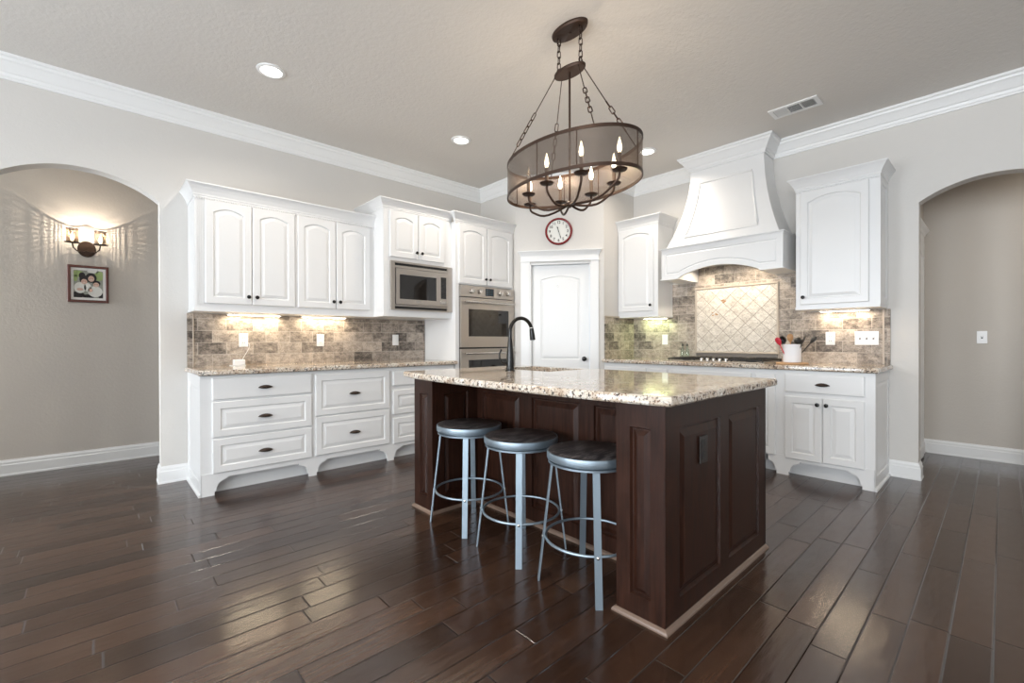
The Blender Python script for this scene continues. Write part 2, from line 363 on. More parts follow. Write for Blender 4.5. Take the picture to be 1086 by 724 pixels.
for kind, lst in (('b', back_windows), ('s', side_windows)):
    for c_, w_ in lst:
        wn_ += 1; b = B(); hw = w_/2
        for a in (-hw+.03, 0, hw-.03): b.box(a-.03, a+.03, -.04, .03, .5, 2.5)
        for zz in (.53, 1.5, 2.47): b.box(-hw, hw, -.04, .03, zz-.03, zz+.03)
        b.box(-hw-.05, hw+.05, -.16, -.121, .46, .5)
        loc, rot = ((XB-.06, c_, 0), PI/2) if kind == 'b' else ((c_, YB-.06, 0), PI)
        fr = struct(b, 'window_%d' % wn_, 'trim_white', loc=loc, rot=rot)
        B().box(-hw+.05, hw-.05, -.004, .004, .55, 2.45).make('window_pane', 'window_glass', parent=fr)
b = B()
for a0, a1, z0_, z1_ in ((YL+TH, 5.65, 0, .5), (YL+TH, 5.65, 2.5, H), (YL+TH, 4.70, .5, 2.5), (5.56, 5.65, .5, 2.5)): b.box(XB-.12, XB, a0, a1, z0_, z1_)
struct(b, 'wall_left_hall_back', 'hall_wall_tone')
b = B().box(-.43, .43, -.03, .03, .5, .56).box(-.43, .43, -.03, .03, 2.44, 2.5).box(-.43, -.37, -.03, .03, .5, 2.5).box(.37, .43, -.03, .03, .5, 2.5).box(-.37, .37, -.03, .03, 1.47, 1.53)
fr = struct(b, 'window_6', 'trim_white', loc=(XB-.06, 5.13, 0), rot=PI/2); B().box(-.37, .37, -.004, .004, .56, 2.44).make('window_pane', 'window_glass', fr)
# cornice and skirting profiles
crown = [(0, -.142), (.012, -.142), (.014, -.128), (.020, -.122), (.024, -.110), (.026, -.104), (.034, -.098), (.050, -.072), (.066, -.050), (.074, -.042), (.080, -.040), (.084, -.028), (.088, -.022), (.098, -.018), (.100, 0), (0, 0)]
base = [(0, 0), (.020, 0), (.020, .012), (.016, .018), (.016, .092), (.011, .098), (.011, .116), (.007, .122), (.004, .134), (0, .134)]
struct(B().sweep([(XB, YL), (XC, YL), (XD0, YD0), (XD1, YD1), (XR, YP), (XR, 2.222)], crown, z=H), 'trim_1', 'trim_white')
struct(B().sweep([(XR, 1.498), (XR, YB)], crown, z=H), 'trim_2', 'trim_white')
struct(B().sweep([(.37, YL+TH+.015), (.37, YL), (.546, YL)], base), 'baseboard_left', 'trim_white')
struct(B().sweep([(XB, YL), (-.52, YL), (-.52, YL+TH+.015)], base), 'baseboard_left_far', 'trim_white')
struct(B().sweep([(XR, .640), (XR, .455), (XR+TH+.015, .455)], base), 'baseboard_right', 'trim_white')
struct(B().sweep([(XR+TH+.015, -.365), (XR, -.365), (XR, YB)], base), 'baseboard_right_near', 'trim_white')
struct(B().sweep([(XB, 5.65), (1.75, 5.65), (1.75, YL+TH)], base), 'baseboard_left_hall', 'trim_white')
struct(B().sweep([(5.98, .54), (6.1, .54), (6.1, YB)], base), 'baseboard_right_hall', 'trim_white')
# ------------------------------------------------------------------ panel helpers (front looks to -y)
def outline(x0, x1, z0, z1, rise=0., K=12):
    """bottom-left, bottom-right, then the top from right to left"""
    p = [(x0, z0), (x1, z0)]
    for i in range(K+1):
        s_ = 1-i/K; p.append((lerp(x0, x1, s_), z1-rise*(2*s_-1)**2))
    return p
def pan(b, x0, x1, z0, z1, y, rise=0., mi=0, deep=.008, slope=.024, bead=.006, M=None, dirn=-1):
    """sunk-and-raised panel, surround plane at y; returns the opening outline"""
    def R(d, yy, rr): return [(u, yy, v) for u, v in outline(x0+d, x1-d, z0+d, z1-d, rr)]
    b.rings([R(0, y, rise), R(bead, y-dirn*deep, rise), R(bead+.006, y-dirn*deep, rise), R(bead+.006+slope, y-dirn*.0015, rise*.97)], mi, M=M)
    return outline(x0, x1, z0, z1, rise)
def front(w, h, t, st=.055, rise=0., M=None, slab=False, deep=.008):
    """a door or drawer front w x h, back at y=0, face at y=-t"""
    b = B(); e = .004
    def full(d, yy):
        return [(u, yy, v) for u, v in outline(d, w-d, d, h-d, 0.)]
    rr = [full(0, 0), full(0, -t+e), full(e, -t)]
    if slab:
        rr += [full(.012, -t-.001)]; b.rings(rr)
    else:
        b.rings(rr+[[(u, -t, v) for u, v in outline(st, w-st, st, h-st, rise)]], fill=False)
        pan(b, st, w-st, st, h-st, -t, rise, deep=deep)
    return b
knobp = [(.0, .0), (.006, .0), (.0055, .012), (.009, .016), (.0145, .020), (.0155, .026), (.012, .031), (.0, .033)]
def knob(parent, x, y, z, s=1., m='black_knob', name='knob', label=None):
    o = B().lathe([(r*s, h*s) for r, h in knobp], (0, 0, 0), 'Y', 14).make(name, m, parent, (x, y, z))
    if label: o['label'] = label
    return o
def cup_pull(parent, x, y, z):
    b = B(); K = 16; L_ = 6; vs = []
    for j in range(L_+1):
        ph = PI/2*j/L_; zz = .017*math.cos(ph); yy = -.026*math.sin(ph)
        for i in range(K+1):
            t_ = -1+2*i/K; w_ = (1-t_*t_)**.8
            vs.append((.050*t_, yy*w_-.001, -.006+zz*w_))
    b.add(vs, [(j*(K+1)+i, j*(K+1)+i+1, (j+1)*(K+1)+i+1, (j+1)*(K+1)+i) for j in range(L_) for i in range(K)], 0, True)
    lip_ = [(.050*(-1+2*i/K), -.026*((1-(-1+2*i/K)**2)**.8)-.001, -.007-.006*(1-(-1+2*i/K)**2)) for i in range(K+1)]
    b.tube(lip_, .0022, 6)
    b.prism([(.050*(-1+2*i/K), -.006+.017*(1-(-1+2*i/K)**2)**.8) for i in range(K+1)]+[(.050*(1-2*i/K), -.006-.013*(1-(1-2*i/K)**2)**.8) for i in range(1, K)], lambda u, v, d: (u, d, v), -.002, 0)
    return b.make('handle', 'bronze', parent, (x, y, z))
# ------------------------------------------------------------------ base cabinets
def valance(b, x0, x1, y, zt=.162, legs=(.03, .03)):
    def side(lw):
        p = [(0, 0), (lw, 0), (lw, .030), (lw+.012, .030)]
        for i in range(7):
            a = PI/2*i/6; p.append((lw+.012+.052*(1-math.cos(a)), .038+.064*math.sin(a)))
        return p+[(lw+.064, .108), (lw+.082, .108), (lw+.082, .122), (lw+.082, zt), (0, zt)]
    b.prism([(x0+u, v) for u, v in side(legs[0])], lambda u, v, d: (u, d, v), y, y+.022)
    b.prism([(x1-u, v) for u, v in side(legs[1])][::-1], lambda u, v, d: (u, d, v), y, y+.022)
    b.box(x0+legs[0]+.082, x1-legs[1]-.082, y, y+.022, .122, zt)
DB = .605
def base_cabinet(label, loc, rot, w, fronts, side=None, legs=(.03, .03), group='white base cabinets'):
    t = thing('base_cabinet', label, 'cabinet', loc, rot, group)
    b = B(); b.box(0, w, -DB, 0, .160, .872); b.box(.0, w, -DB+.085, -.02, 0, .161)
    
    if side:
        xs = 0 if side == 'L' else w; sg = -1 if side == 'L' else 1
        x0, x1 = sorted((xs, xs+sg*.002)); b.box(x0 if side == 'L' else w-.02, x1 if side == 'R' else .02, -DB, 0, 0, .161)
        # panelled end
        M = Matrix.Translation((xs, 0, 0)) @ Matrix.Rotation(-PI/2 if side == 'L' else PI/2, 4, 'Z')
        # local: x along depth, face outwards
        if side == 'L': off = (0, DB)
        def fullr(a, b_, c_, d_, yy): return [(u, yy, v) for u, v in outline(a, b_, c_, d_)]
        if side == 'L': xa, xb = .0, DB
        else: xa, xb = -DB, 0.
        b.rings([fullr(xa, xb, 0.0, .872, 0), fullr(xa, xb, 0, .872, -.006), fullr(xa+.06, xb-.06, .10, .80, -.006)], 0, False, M=M)
        pan(b, xa+.06, xb-.06, .10, .80, -.006, M=M)
        b.sweep([(xs, 0), (xs, -DB-.004)] if side == 'L' else [(xs, -DB-.004), (xs, 0)], [(.006, 0), (.018, 0), (.018, .012), (.012, .02), (.006, .022)])
    b.make('body', 'cabinet_white', t)
    v = B(); valance(v, 0, w, -DB-.004, legs=legs); v.make('valance', 'cabinet_white', t)
    for kind, x0, x1, z0, z1, hw in fronts:
        fw_, fh = x1-x0, z1-z0
        ob = front(fw_, fh, .02, .05 if kind != 'door' else .052, 0, slab=(kind == 'slab')).make('drawer' if kind != 'door' else 'door', 'cabinet_white', t, (x0, -DB, z0))
        if kind == 'door':
            if hw: knob(ob, fw_-.028 if hw == 'R' else .028, -.02, fh-.052)
        elif hw: cup_pull(ob, fw_/2, -.021, fh/2)
    return t
zD = [(.70, .855), (.425, .675), (.11, .41)]
x0 = .548
base_cabinet('white base cabinet with three drawers at the open end beside the arch', (x0, YL, 0), 0, 1.322-x0,
    [('slab', .067, .762, .695, .852, 1), ('drawer', .067, .762, .422, .680, 1), ('drawer', .067, .762, .160, .409, 1)], 'L', (.08, .03))
base_cabinet('white base cabinet with two deep drawers, middle of the left run', (1.322, YL, 0), 0, 2.030-1.322,
    [('drawer', .018, .690, .497, .840, 1), ('drawer', .018, .690, .165, .486, 1)])
base_cabinet('white base cabinet with three drawers next to the wall ovens', (2.030, YL, 0), 0, 2.752-2.030,
    [('slab', .018, .70, .700, .832, 1), ('drawer', .018, .70, .430, .660, 1), ('drawer', .018, .70, .155, .395, 1)])
# right run, local x = towards the camera side (-Y)
base_cabinet('white base cabinet in the corner below the right wall, beside the pantry', (XR, YP-.002, 0), RW, YP-.002-2.494,
    [('slab', .03, .535, .70, .832, 1), ('door', .03, .28, .155, .66, 'R'), ('door', .285, .535, .155, .66, 'L')])
base_cabinet('narrow white base cabinet left of the cooktop', (XR, 2.494, 0), RW, .236, [('slab', .02, .216, .70, .832, 0), ('door', .02, .216, .155, .66, 'R')])
base_cabinet('wide white base cabinet under the gas cooktop', (XR, 2.258, 0), RW, 2.258-1.470,
    [('slab', .02, .768, .70, .832, 0), ('door', .02, .392, .155, .66, 'R'), ('door', .398, .768, .155, .66, 'L')])
base_cabinet('narrow full-height-door white base cabinet right of the cooktop cabinet', (XR, 1.470, 0), RW, 1.470-1.262, [('door', .015, .170, .155, .832, 0)])
base_cabinet('white base cabinet with a drawer over two doors at the right end', (XR, 1.262, 0), RW, 1.262-.641,
    [('slab', .035, .565, .695, .845, 1), ('door', .035, .298, .147, .660, 'R'), ('door', .302, .565, .152, .660, 'L')], 'R', (.06, .07))
# ------------------------------------------------------------------ countertops
def slab(poly, z0, z1, r=.012, hole=None, name='countertop', label='', cat='countertop'):
    P = [Vector(p) for p in poly]; k = len(P)
    area_ = sum(P[i].x*P[(i+1) % k].y-P[(i+1) % k].x*P[i].y for i in range(k))
    if area_ < 0: P = P[::-1]
    nr = []
    for i in range(k):
        d0 = (P[i]-P[i-1]).normalized(); d1 = (P[(i+1) % k]-P[i]).normalized(); n0 = Vector((-d0.y, d0.x)); n1 = Vector((-d1.y, d1.x)); m_ = n0+n1
        nr.append(m_/m_.dot(n0))
    def ring(d, z): return [(P[i].x+nr[i].x*d, P[i].y+nr[i].y*d, z) for i in range(k)]
    prof = [(r*.6, z0), (.0, z0+r*.6)]
    prof += [(r*(1-math.cos(a)), z1-r+r*math.sin(a)) for a in (0, PI/8, PI/4, 3*PI/8, PI/2)]
    b = B(); b.rings([ring(d, z) for d, z in prof], 0, fill=False, smooth=True)
    for z, d in ((z1, r), (z0, r*.6)):
        pts = [Vector(p[:2]) for p in ring(d, z)]; ed = [(i, (i+1) % k) for i in range(k)]
        faces = [list(range(k))]
        if hole:
            hk = len(hole); pts += [Vector(p) for p in hole]; ed += [(k+i, k+(i+1) % hk) for i in range(hk)]
        vo, _, fo, _, _, _ = geometry.delaunay_2d_cdt(pts, ed, [], 0, 1e-6)
        def inside(c, poly_):
            s_ = False; q = len(poly_)
            for i in range(q):
                a, b_ = poly_[i], poly_[(i+1) % q]
                if (a[1] > c[1]) != (b_[1] > c[1]) and c[0] < (b_[0]-a[0])*(c[1]-a[1])/(b_[1]-a[1])+a[0]: s_ = not s_
            return s_
        fk = []
        for f_ in fo:
            cx = sum(vo[i].x for i in f_)/len(f_); cy = sum(vo[i].y for i in f_)/len(f_)
            if inside((cx, cy), pts[:k]) and not (hole and inside((cx, cy), hole)): fk.append(f_)
        b.add([(p.x, p.y, z) for p in vo], fk)
    if hole:
        hk = len(hole)
        b.add([(*p, z0) for p in hole]+[(*p, z1) for p in hole], [(i, (i+1) % hk, hk+(i+1) % hk, hk+i) for i in range(hk)])
    o = b.make(name, 'granite'); tag(o, label, cat); return o
slab([(.525, YL-.001), (.525, YL-DB-.045), (2.768, YL-DB-.045), (2.768, YL-.001)], .876, .914, name='granite_countertop', label='speckled granite countertop on the left run of drawers')
slab([(XR-.001, YP-.001), (XR-DB-.045, YP-.001), (XR-DB-.045, .612), (XR-.001, .612)], .876, .914, name='granite_countertop', label='speckled granite countertop carrying the cooktop along the right wall')
IX0, IX1, IY0, IY1, IXB = 1.591, 2.662, .869, 2.710, 1.960
isl = []
for i in range(25):
    t_ = -1+2*i/24; isl.append((1.553-.072*(1-abs(t_)**3.2), 1.808+.985*t_))
isl += [(2.70, 2.793), (2.70, .823)]
sink_hole = [(2.22, 2.05), (2.22, 2.58), (2.60, 2.58), (2.60, 2.05)]
slab(isl, .876, .914, hole=sink_hole, name='granite_countertop', label='bow-fronted granite top on the dark wood island')
# ------------------------------------------------------------------ sink and faucet
s_ = B(); x0, x1, y0, y1 = 2.212, 2.608, 2.042, 2.588
def rc(d, z, r=.03):
    p = []
    for cx, cy, a0 in ((x1-d-r, y1-d-r, 0), (x0+d+r, y1-d-r, PI/2), (x0+d+r, y0+d+r, PI), (x1-d-r, y0+d+r, 3*PI/2)):
        for i in range(5): a = a0+PI/2*i/4; p.append((cx+r*math.cos(a), cy+r*math.sin(a), z))
    return p
s_.rings([rc(-.01, .875), rc(0, .8752), rc(.004, .872), rc(.012, .72), rc(.06, .70)], smooth=False)
t = s_.make('kitchen_sink', 'sink_steel', recalc=False); tag(t, 'undermount steel sink set in the granite island top behind the tall faucet', 'sink')
f_ = thing('kitchen_faucet', 'tall dark gooseneck pull-down faucet standing on the granite island top', 'faucet', (2.105, 2.308, .914), math.atan2(-.10, 1))
B().lathe([(0, 0), (.032, 0), (.032, .006), (.027, .010), (.0265, .06), (.023, .13), (.0165, .20), (.0125, .235), (0, .236)], seg=20).make('base', 'black_knob', f_)
pts = [(0, 0, .22)]; R_ = .098
for i in range(15):
    a = PI-(PI*.90)*i/14; pts.append((R_+R_*math.cos(a), 0, .268+R_*math.sin(a)))
B().tube(pts, .0125, 12, rs=[.0135]+[.0128]*15).make('spout', 'black_knob', f_)
e0 = Vector(pts[-1]); e1 = e0+Vector((.012, 0, -.085))
B().tube([e0, e0.lerp(e1, .1), e0.lerp(e1, .6), e1], .015, 12, rs=[.013, .0155, .019, .020]).make('spray_head', 'black_knob', f_)
B().tube([e0+Vector((-.001, 0, .006)), e0+Vector((0, 0, -.001))], .0152, 12).make('collar', 'nickel', f_)
B().tube([(-.02, .012, .05), (-.045, .03, .058), (-.06, .04, .085), (-.062, .04, .12), (-.05, .032, .148)], .006, 8, rs=[.012, .009, .0065, .006, .007]).make('lever', 'black_knob', f_)
# ------------------------------------------------------------------ island
t = thing('kitchen_island', 'dark espresso wood kitchen island with panelled sides and open knee space for stools', 'kitchen island', (IX0, IY0, 0))
IL, IWd, IB = IX1-IX0, IY1-IY0, IXB-IX0
ZT = .876
b = B(); hx0, hx1, hy0, hy1 = sink_hole[0][0]-IX0-.02, sink_hole[2][0]-IX0+.02, sink_hole[0][1]-IY0-.02, sink_hole[1][1]-IY0+.02
b.box(IB+.012, IL-.012, .012, IWd-.012, .02, .66); b.box(IB+.012, hx0, .012, IWd-.012, .66, ZT-.001); b.box(hx1, IL-.012, .012, IWd-.012, .66, ZT-.001); b.box(hx0, hx1, .012, hy0, .66, ZT-.001); b.box(hx0, hx1, hy1, IWd-.012, .66, ZT-.001)
b.box(.014, IB+.02, .012, .208, 0.02, ZT-.001); b.box(.014, IB+.02, IWd-.208, IWd-.012, .02, ZT-.001)
b.make('body', 'espresso', t)
def panel_wall(parent, w, h, panels, M, name='panel', t_=.012, slope=.03, m='espresso', z0p=.10, z1p=.775, rise=0.):
    """sheet w x h whose face is at y=0 looking to -y, with panels [(x0, x1)]"""
    b = B(); xs = [0.]+[v for p in panels for v in p]+[w]
    for i in range(0, len(xs), 2): b.box(xs[i], xs[i+1], 0, t_, 0, h)
    for p0, p1 in panels:
        b.box(p0, p1, 0, t_, 0, z0p); b.box(p0, p1, 0, t_, z1p, h)
        pan(b, p0, p1, z0p, z1p, 0., rise, deep=.013, slope=slope, bead=.006)
    o = b.make(name, m, parent); o.matrix_local = M; return o
RotF = Matrix.Rotation(-PI/2, 4, 'Z')      # local x -> -Y, face looks to -X
panel_wall(t, .220, ZT, [(.065, .160)], Matrix.Translation((-.0008, .2204, 0)) @ RotF, 'end_panel', slope=.02)
panel_wall(t, .220, ZT, [(.065, .160)], Matrix.Translation((-.0008, IWd+.0004, 0)) @ RotF, 'end_panel', slope=.02)
panel_wall(t, IWd-.440, ZT, [(.055, .425), (.535, .905), (1.005, 1.35)], Matrix.Translation((IB, IWd-.220, 0)) @ RotF, 'knee_panel')
panel_wall(t, IL, ZT, [(.112, .494), (.588, .973)], Matrix.Identity(4), 'side_panel')
panel_wall(t, IL, ZT, [(.112, .494), (.588, .973)], Matrix.Translation((IL, IWd, 0)) @ Matrix.Rotation(PI, 4, 'Z'), 'side_panel')
panel_wall(t, IB, ZT, [(.09, .285)], Matrix.Translation((.0002, IWd-.220, 0)), 'inner_panel', slope=.022)
panel_wall(t, IB, ZT, [(.09, .285)], Matrix.Translation((IB, .220, 0)) @ Matrix.Rotation(PI, 4, 'Z'), 'inner_panel', slope=.022)
panel_wall(t, IWd, ZT, [(.08, .44), (.52, .88), (.96, 1.32), (1.40, 1.76)], Matrix.Translation((IL, 0, 0)) @ Matrix.Rotation(PI/2, 4, 'Z'), 'back_panel')
shoe = [(0, 0), (.016, 0), (.016, .006), (.012, .013), (.005, .018), (0, .020)]
b = B(); b.sweep([(IL+.0, IWd), (0, IWd), (0, IWd-.22), (IB, IWd-.22), (IB, .22), (0, .22), (0, 0), (IL, 0)][:], shoe)
so = b.make('shoe_moulding', 'espresso_shoe', t); so['label'] = 'lighter brown shoe moulding at the floor'
# outlet in the end of the island
ot = thing('power_outlet', 'dark brown power outlet on the panelled end of the island', 'outlet', (1.904, .8670, .658), 0)
B().box(-.036, .036, -.005, 0, -.058, .058, 0, .002).make('cover_plate', 'island_plate', ot)
for s2 in (-.026, .026): B().box(-.017, .017, -.0075, -.004, s2-.017, s2+.017, 0, .002).box(-.008, -.005, -.0082, -.007, s2-.006, s2+.006).box(.005, .008, -.0082, -.007, s2-.006, s2+.006).make('socket', 'black_plastic', ot)
# ------------------------------------------------------------------ wall cabinets
cprof = [(0, 0), (.006, 0), (.006, .012), (.011, .016), (.011, .026), (.016, .036), (.026, .056), (.040, .078), (.052, .092), (.056, .094), (.056, .104), (0, .104)]
def wall_cabinet(label, loc, rot, w, d, z0, z1, doors, ends='LR', kx=None, name='wall_cabinet', deep_to=0., rise=.035, side_panel=None, rope=True, crown_h=1., bottom=None, knobz=.062, trim=True):
    t = thing(name, label, 'cabinet', loc, rot, 'white wall cabinets')
    b = B(); b.box(0, w, -d, 0, z0, z1)
    if trim: b.box(-.004 if 'L' in ends else 0, w+(.004 if 'R' in ends else 0), -d-.004, -.002, z0-.006, z0+.016)
    for sd in (side_panel or ''):
        M = Matrix.Translation((0 if sd == 'L' else w, 0, 0)) @ Matrix.Rotation(-PI/2 if sd == 'L' else PI/2, 4, 'Z')
        xa, xb = (0, d) if sd == 'L' else (-d, 0)
        def fr_(a, b_, c_, d_, yy): return [(u, yy, v) for u, v in outline(a, b_, c_, d_)]
        b.rings([fr_(xa, xb, z0+.016, z1, 0), fr_(xa, xb, z0+.016, z1, -.006), fr_(xa+.05, xb-.05, z0+.07, z1-.05, -.006)], 0, False, M=M)
        pan(b, xa+.05, xb-.05, z0+.07, z1-.05, -.006, M=M)
    b.make('body', 'cabinet_white', t)
    path = ([(0, 0)] if 'L' in ends else [])+[(0, -d), (w, -d)]+([(w, 0)] if 'R' in ends else [])
    B().sweep(path, [(o, h*crown_h) for o, h in cprof], z=z1-.004).make('crown_moulding', 'cabinet_white', t)
    if rope:
        r_ = B(); k = int(w/.016)
        for i in range(k): r_.box((i+.15)*w/k, (i+.65)*w/k, -d-.011, -d, z1-.017, z1-.004)
        r_.make('rope_trim', 'cabinet_white', t)
    for (x0, x1, dz0, dz1, side) in doors:
        o = front(x1-x0, dz1-dz0, .02, .052, rise).make('door', 'cabinet_white', t, (x0, -d, dz0))
        knob(o, (x1-x0-.026) if side == 'R' else .026, -.02, knobz)
    return t
UL0 = .552
wall_cabinet('long white four-door wall cabinet over the left countertop', (UL0, YL, 0), 0, 2.0-UL0, .33, 1.362, 2.232,
    [(.066, .383, 1.418, 2.214, 'R'), (.391, .716, 1.418, 2.214, 'L'), (.740, 1.068, 1.418, 2.214, 'R'), (1.076, 1.402, 1.418, 2.214, 'L')], 'L')
b_ = bpy.data.objects
# pilaster fluting on the left end of that cabinet
p_ = B()
for k in range(4): p_.box(.010+.013*k, .016+.013*k, -.334, -.33, 1.40, 2.21)
p_.make('fluting', 'cabinet_white', [o for o in C.objects if o.name == 'wall_cabinet'][0])
wall_cabinet('white two-door cabinet above the built-in microwave', (2.0, YL, 0), 0, .772, .53, 1.3635, 2.388,
    [(.062, .366, 1.930, 2.372, 'R'), (.374, .678, 1.930, 2.372, 'L')], 'L', rise=.03, rope=False, crown_h=.85)
# tall oven cabinet
t = thing('tall_cabinet', 'tall white cabinet housing the double wall ovens', 'cabinet', (2.774, YL-.003, 0), 0)
ow = 3.600-2.774; od = .605
b = B(); b.box(0, ow, -od, 0, .0, .36); b.box(0, .045, -od, 0, .36, 1.722); b.box(ow-.018, ow, -od, 0, .36, 1.722); b.box(0.045, ow-.018, -.05, 0, .36, 1.722)
b.box(0, ow, -od, 0, 1.722, 2.375); b.make('body', 'cabinet_white', t)
B().sweep([(0, -.588), (0, -od), (ow, -od)], [(o, h*.95) for o, h in cprof], z=2.372).make('crown_moulding', 'cabinet_white', t)
for x0, x1, sd in ((.036, .412, 'R'), (.420, .792, 'L')):
    o = front(x1-x0, 2.360-1.733, .02, .052, .032).make('door', 'cabinet_white', t, (x0, -od, 1.733)); knob(o, (x1-x0-.026) if sd == 'R' else .026, -.02, .062)
o = front(ow-.05, .30, .02, .05).make('drawer', 'cabinet_white', t, (.025, -od, .04)); cup_pull(o, (ow-.05)/2, -.021, .15)
# double wall oven
OXL = 2.822; ov = thing('double_wall_oven', 'stainless steel double wall oven with four knobs and dark glass windows', 'oven', (OXL, YL-od-.003, 0), 0)
OWd = 3.585-OXL
B().box(.004, OWd-.006, .001, .50, .37, 1.712).make('body', 'black_plastic', ov)
B().box(0, OWd+.0, -.028, 0, 1.592, 1.712, 0, .003).make('control_panel', 'steel', ov)
for kx in (.141, .250, .551, .665):
    k_ = B(); k_.lathe([(0, 0), (.029, 0), (.029, .004), (.0245, .006), (.023, .030), (.020, .034), (0, .034)], (0, 0, 0), 'Y', 20); k_.box(-.004, .004, -.038, -.03, -.020, .020)
    k_.make('knob', 'nickel', ov, (kx, -.028, 1.656))
B().box(.335, .455, -.0295, -.027, 1.615, 1.697, 0, .001).make('display', 'black_glass', ov)
dg = B()
for i_ in range(3):
    for j_ in range(3): dg.box(.352+.034*i_, .368+.034*i_, -.0302, -.0294, 1.626+.024*j_, 1.634+.024*j_)
dg.make('display_marks', 'clock_digits', ov)
def oven_door(z0, z1, wz0, wz1):
    d_ = B(); wx0, wx1 = .102, OWd-.085
    d_.box(.002, wx0, -.03, 0, z0, z1); d_.box(wx1, OWd-.002, -.03, 0, z0, z1); d_.box(wx0, wx1, -.03, 0, z0, wz0); d_.box(wx0, wx1, -.03, 0, wz1, z1)
    o = d_.make('oven_door', 'steel', ov)
    B().box(wx0-.002, wx1+.002, -.0265, -.004, wz0-.002, wz1+.002).make('window', 'black_glass', o)
    h_ = B(); hz = z1-.048; h_.tube([(.035, -.072, hz), (OWd-.03, -.072, hz)], .0125, 12)
    for hx in (.055, OWd-.05): h_.tube([(hx, -.03, hz), (hx, -.072, hz)], .009, 8)
    h_.make('handle', 'nickel', o)
oven_door(1.052, 1.584, 1.168, 1.462); oven_door(.50, 1.035, .62, .915)
B().box(.002, OWd-.002, -.02, 0, .375, .492, 0, .002).make('lower_trim', 'steel', ov)
# microwave in its trim kit
MX0, MX1, MZ0, MZ1 = 2.066, 2.752, 1.420, 1.892
mw = thing('built_in_microwave', 'stainless built-in microwave with dark window in a steel trim frame', 'microwave', (MX0, YL-.53, 0), 0)
ww = MX1-MX0+.018
f_ = B(); f_.box(0, .040, -.025, 0, MZ0, MZ1, 0, .002); f_.box(ww-.062, ww, -.025, 0, MZ0, MZ1, 0, .002)
f_.box(.04, ww-.062, -.025, 0, MZ1-.018, MZ1); f_.box(.04, ww-.062, -.025, 0, MZ0, MZ0+.012); f_.box(.04, ww-.062, -.025, 0, MZ1-.065, MZ1-.042); f_.box(.04, ww-.062, -.025, 0, MZ0+.038, MZ0+.052)
f_.make('trim_frame', 'steel', mw)
B().box(.03, ww-.05, -.012, -.0005, MZ0+.008, MZ1-.008).make('body', 'black_plastic', mw)
d_ = B(); a0, a1, c0, c1 = .046, ww-.068, MZ0+.056, MZ1-.070; wx0, wx1, wz0, wz1 = .083, .499, 1.528, 1.764
d_.box(a0, wx0, -.040, -.012, c0, c1); d_.box(wx1, a1, -.040, -.012, c0, c1); d_.box(wx0, wx1, -.040, -.012, c0, wz0); d_.box(wx0, wx1, -.040, -.012, wz1, c1)
o = d_.make('door', 'steel', mw); B().box(wx0, wx1, -.037, -.013, wz0, wz1).make('window', 'black_glass', o)
B().box(.262, .318, -.0412, -.0395, 1.502, 1.512).make('badge', 'nickel', o)
B().box(.552, .617, -.0415, -.0395, 1.556, 1.776).make('control_panel', 'black_glass', mw)
bt = B()
for i_ in range(3):
    for j_ in range(6): bt.box(.560+.018*i_, .573+.018*i_, -.0425, -.041, 1.570+.026*j_, 1.584+.026*j_)
bt.make('button', 'black_plastic', mw)['kind'] = 'stuff'
B().box(.545, .620, -.043, -.0395, 1.500, 1.535, 0, .002).make('open_button', 'nickel', mw)
# right wall upper cabinets
wall_cabinet('single-door white wall cabinet left of the range hood', (XR, YP-.002, 0), RW, YP-.002-2.540, .33, 1.388, 2.395,
    [(.022, .462, 1.448, 2.380, 'R')], 'R', rise=.035, rope=False)
wall_cabinet('single-door white wall cabinet right of the range hood, with panelled side', (XR, 1.224, 0), RW, 1.224-.652, .33, 1.388, 2.410,
    [(.036, .508, 1.425, 2.392, 'L')], 'LR', rise=.045, side_panel='R')
# ------------------------------------------------------------------ under cabinet lights
def strip(label, x, y, z, L, rot, power, col):
    t = tag(B().box(-L/2, L/2, -.02, .02, -.012, 0, 0, .002).make('under_cabinet_light', 'plate_white', None, (x, y, z), rot), label, 'light', 'under-cabinet lights')
    B().box(-L/2+.01, L/2-.01, -.014, .014, -.0135, -.0115).make('lens', 'strip_glow', t)
    a = area('strip_lamp', (x, y, z-.016), (x, y, 0), L, .03, power, col); a.rotation_euler = (0, 0, rot)
strip('slim white under-cabinet light at the left of the four-door cabinet', 1.02, YL-.065, 1.358, .42, 0, STRIP_W*1.5, (1, .82, .58))
strip('slim white under-cabinet light below the right pair of doors of the four-door cabinet', 1.62, YL-.065, 1.358, .42, 0, STRIP_W*1.5, (1, .82, .58))
strip('slim under-cabinet light with a greenish glow left of the hood', XR-.075, 2.72, 1.382, .30, RW, STRIP_W*1.1, (.66, 1, .42))
strip('slim under-cabinet light over the triple switch, right of the hood', XR-.07, .93, 1.382, .36, RW, STRIP_W*1.3, (1, .80, .60))
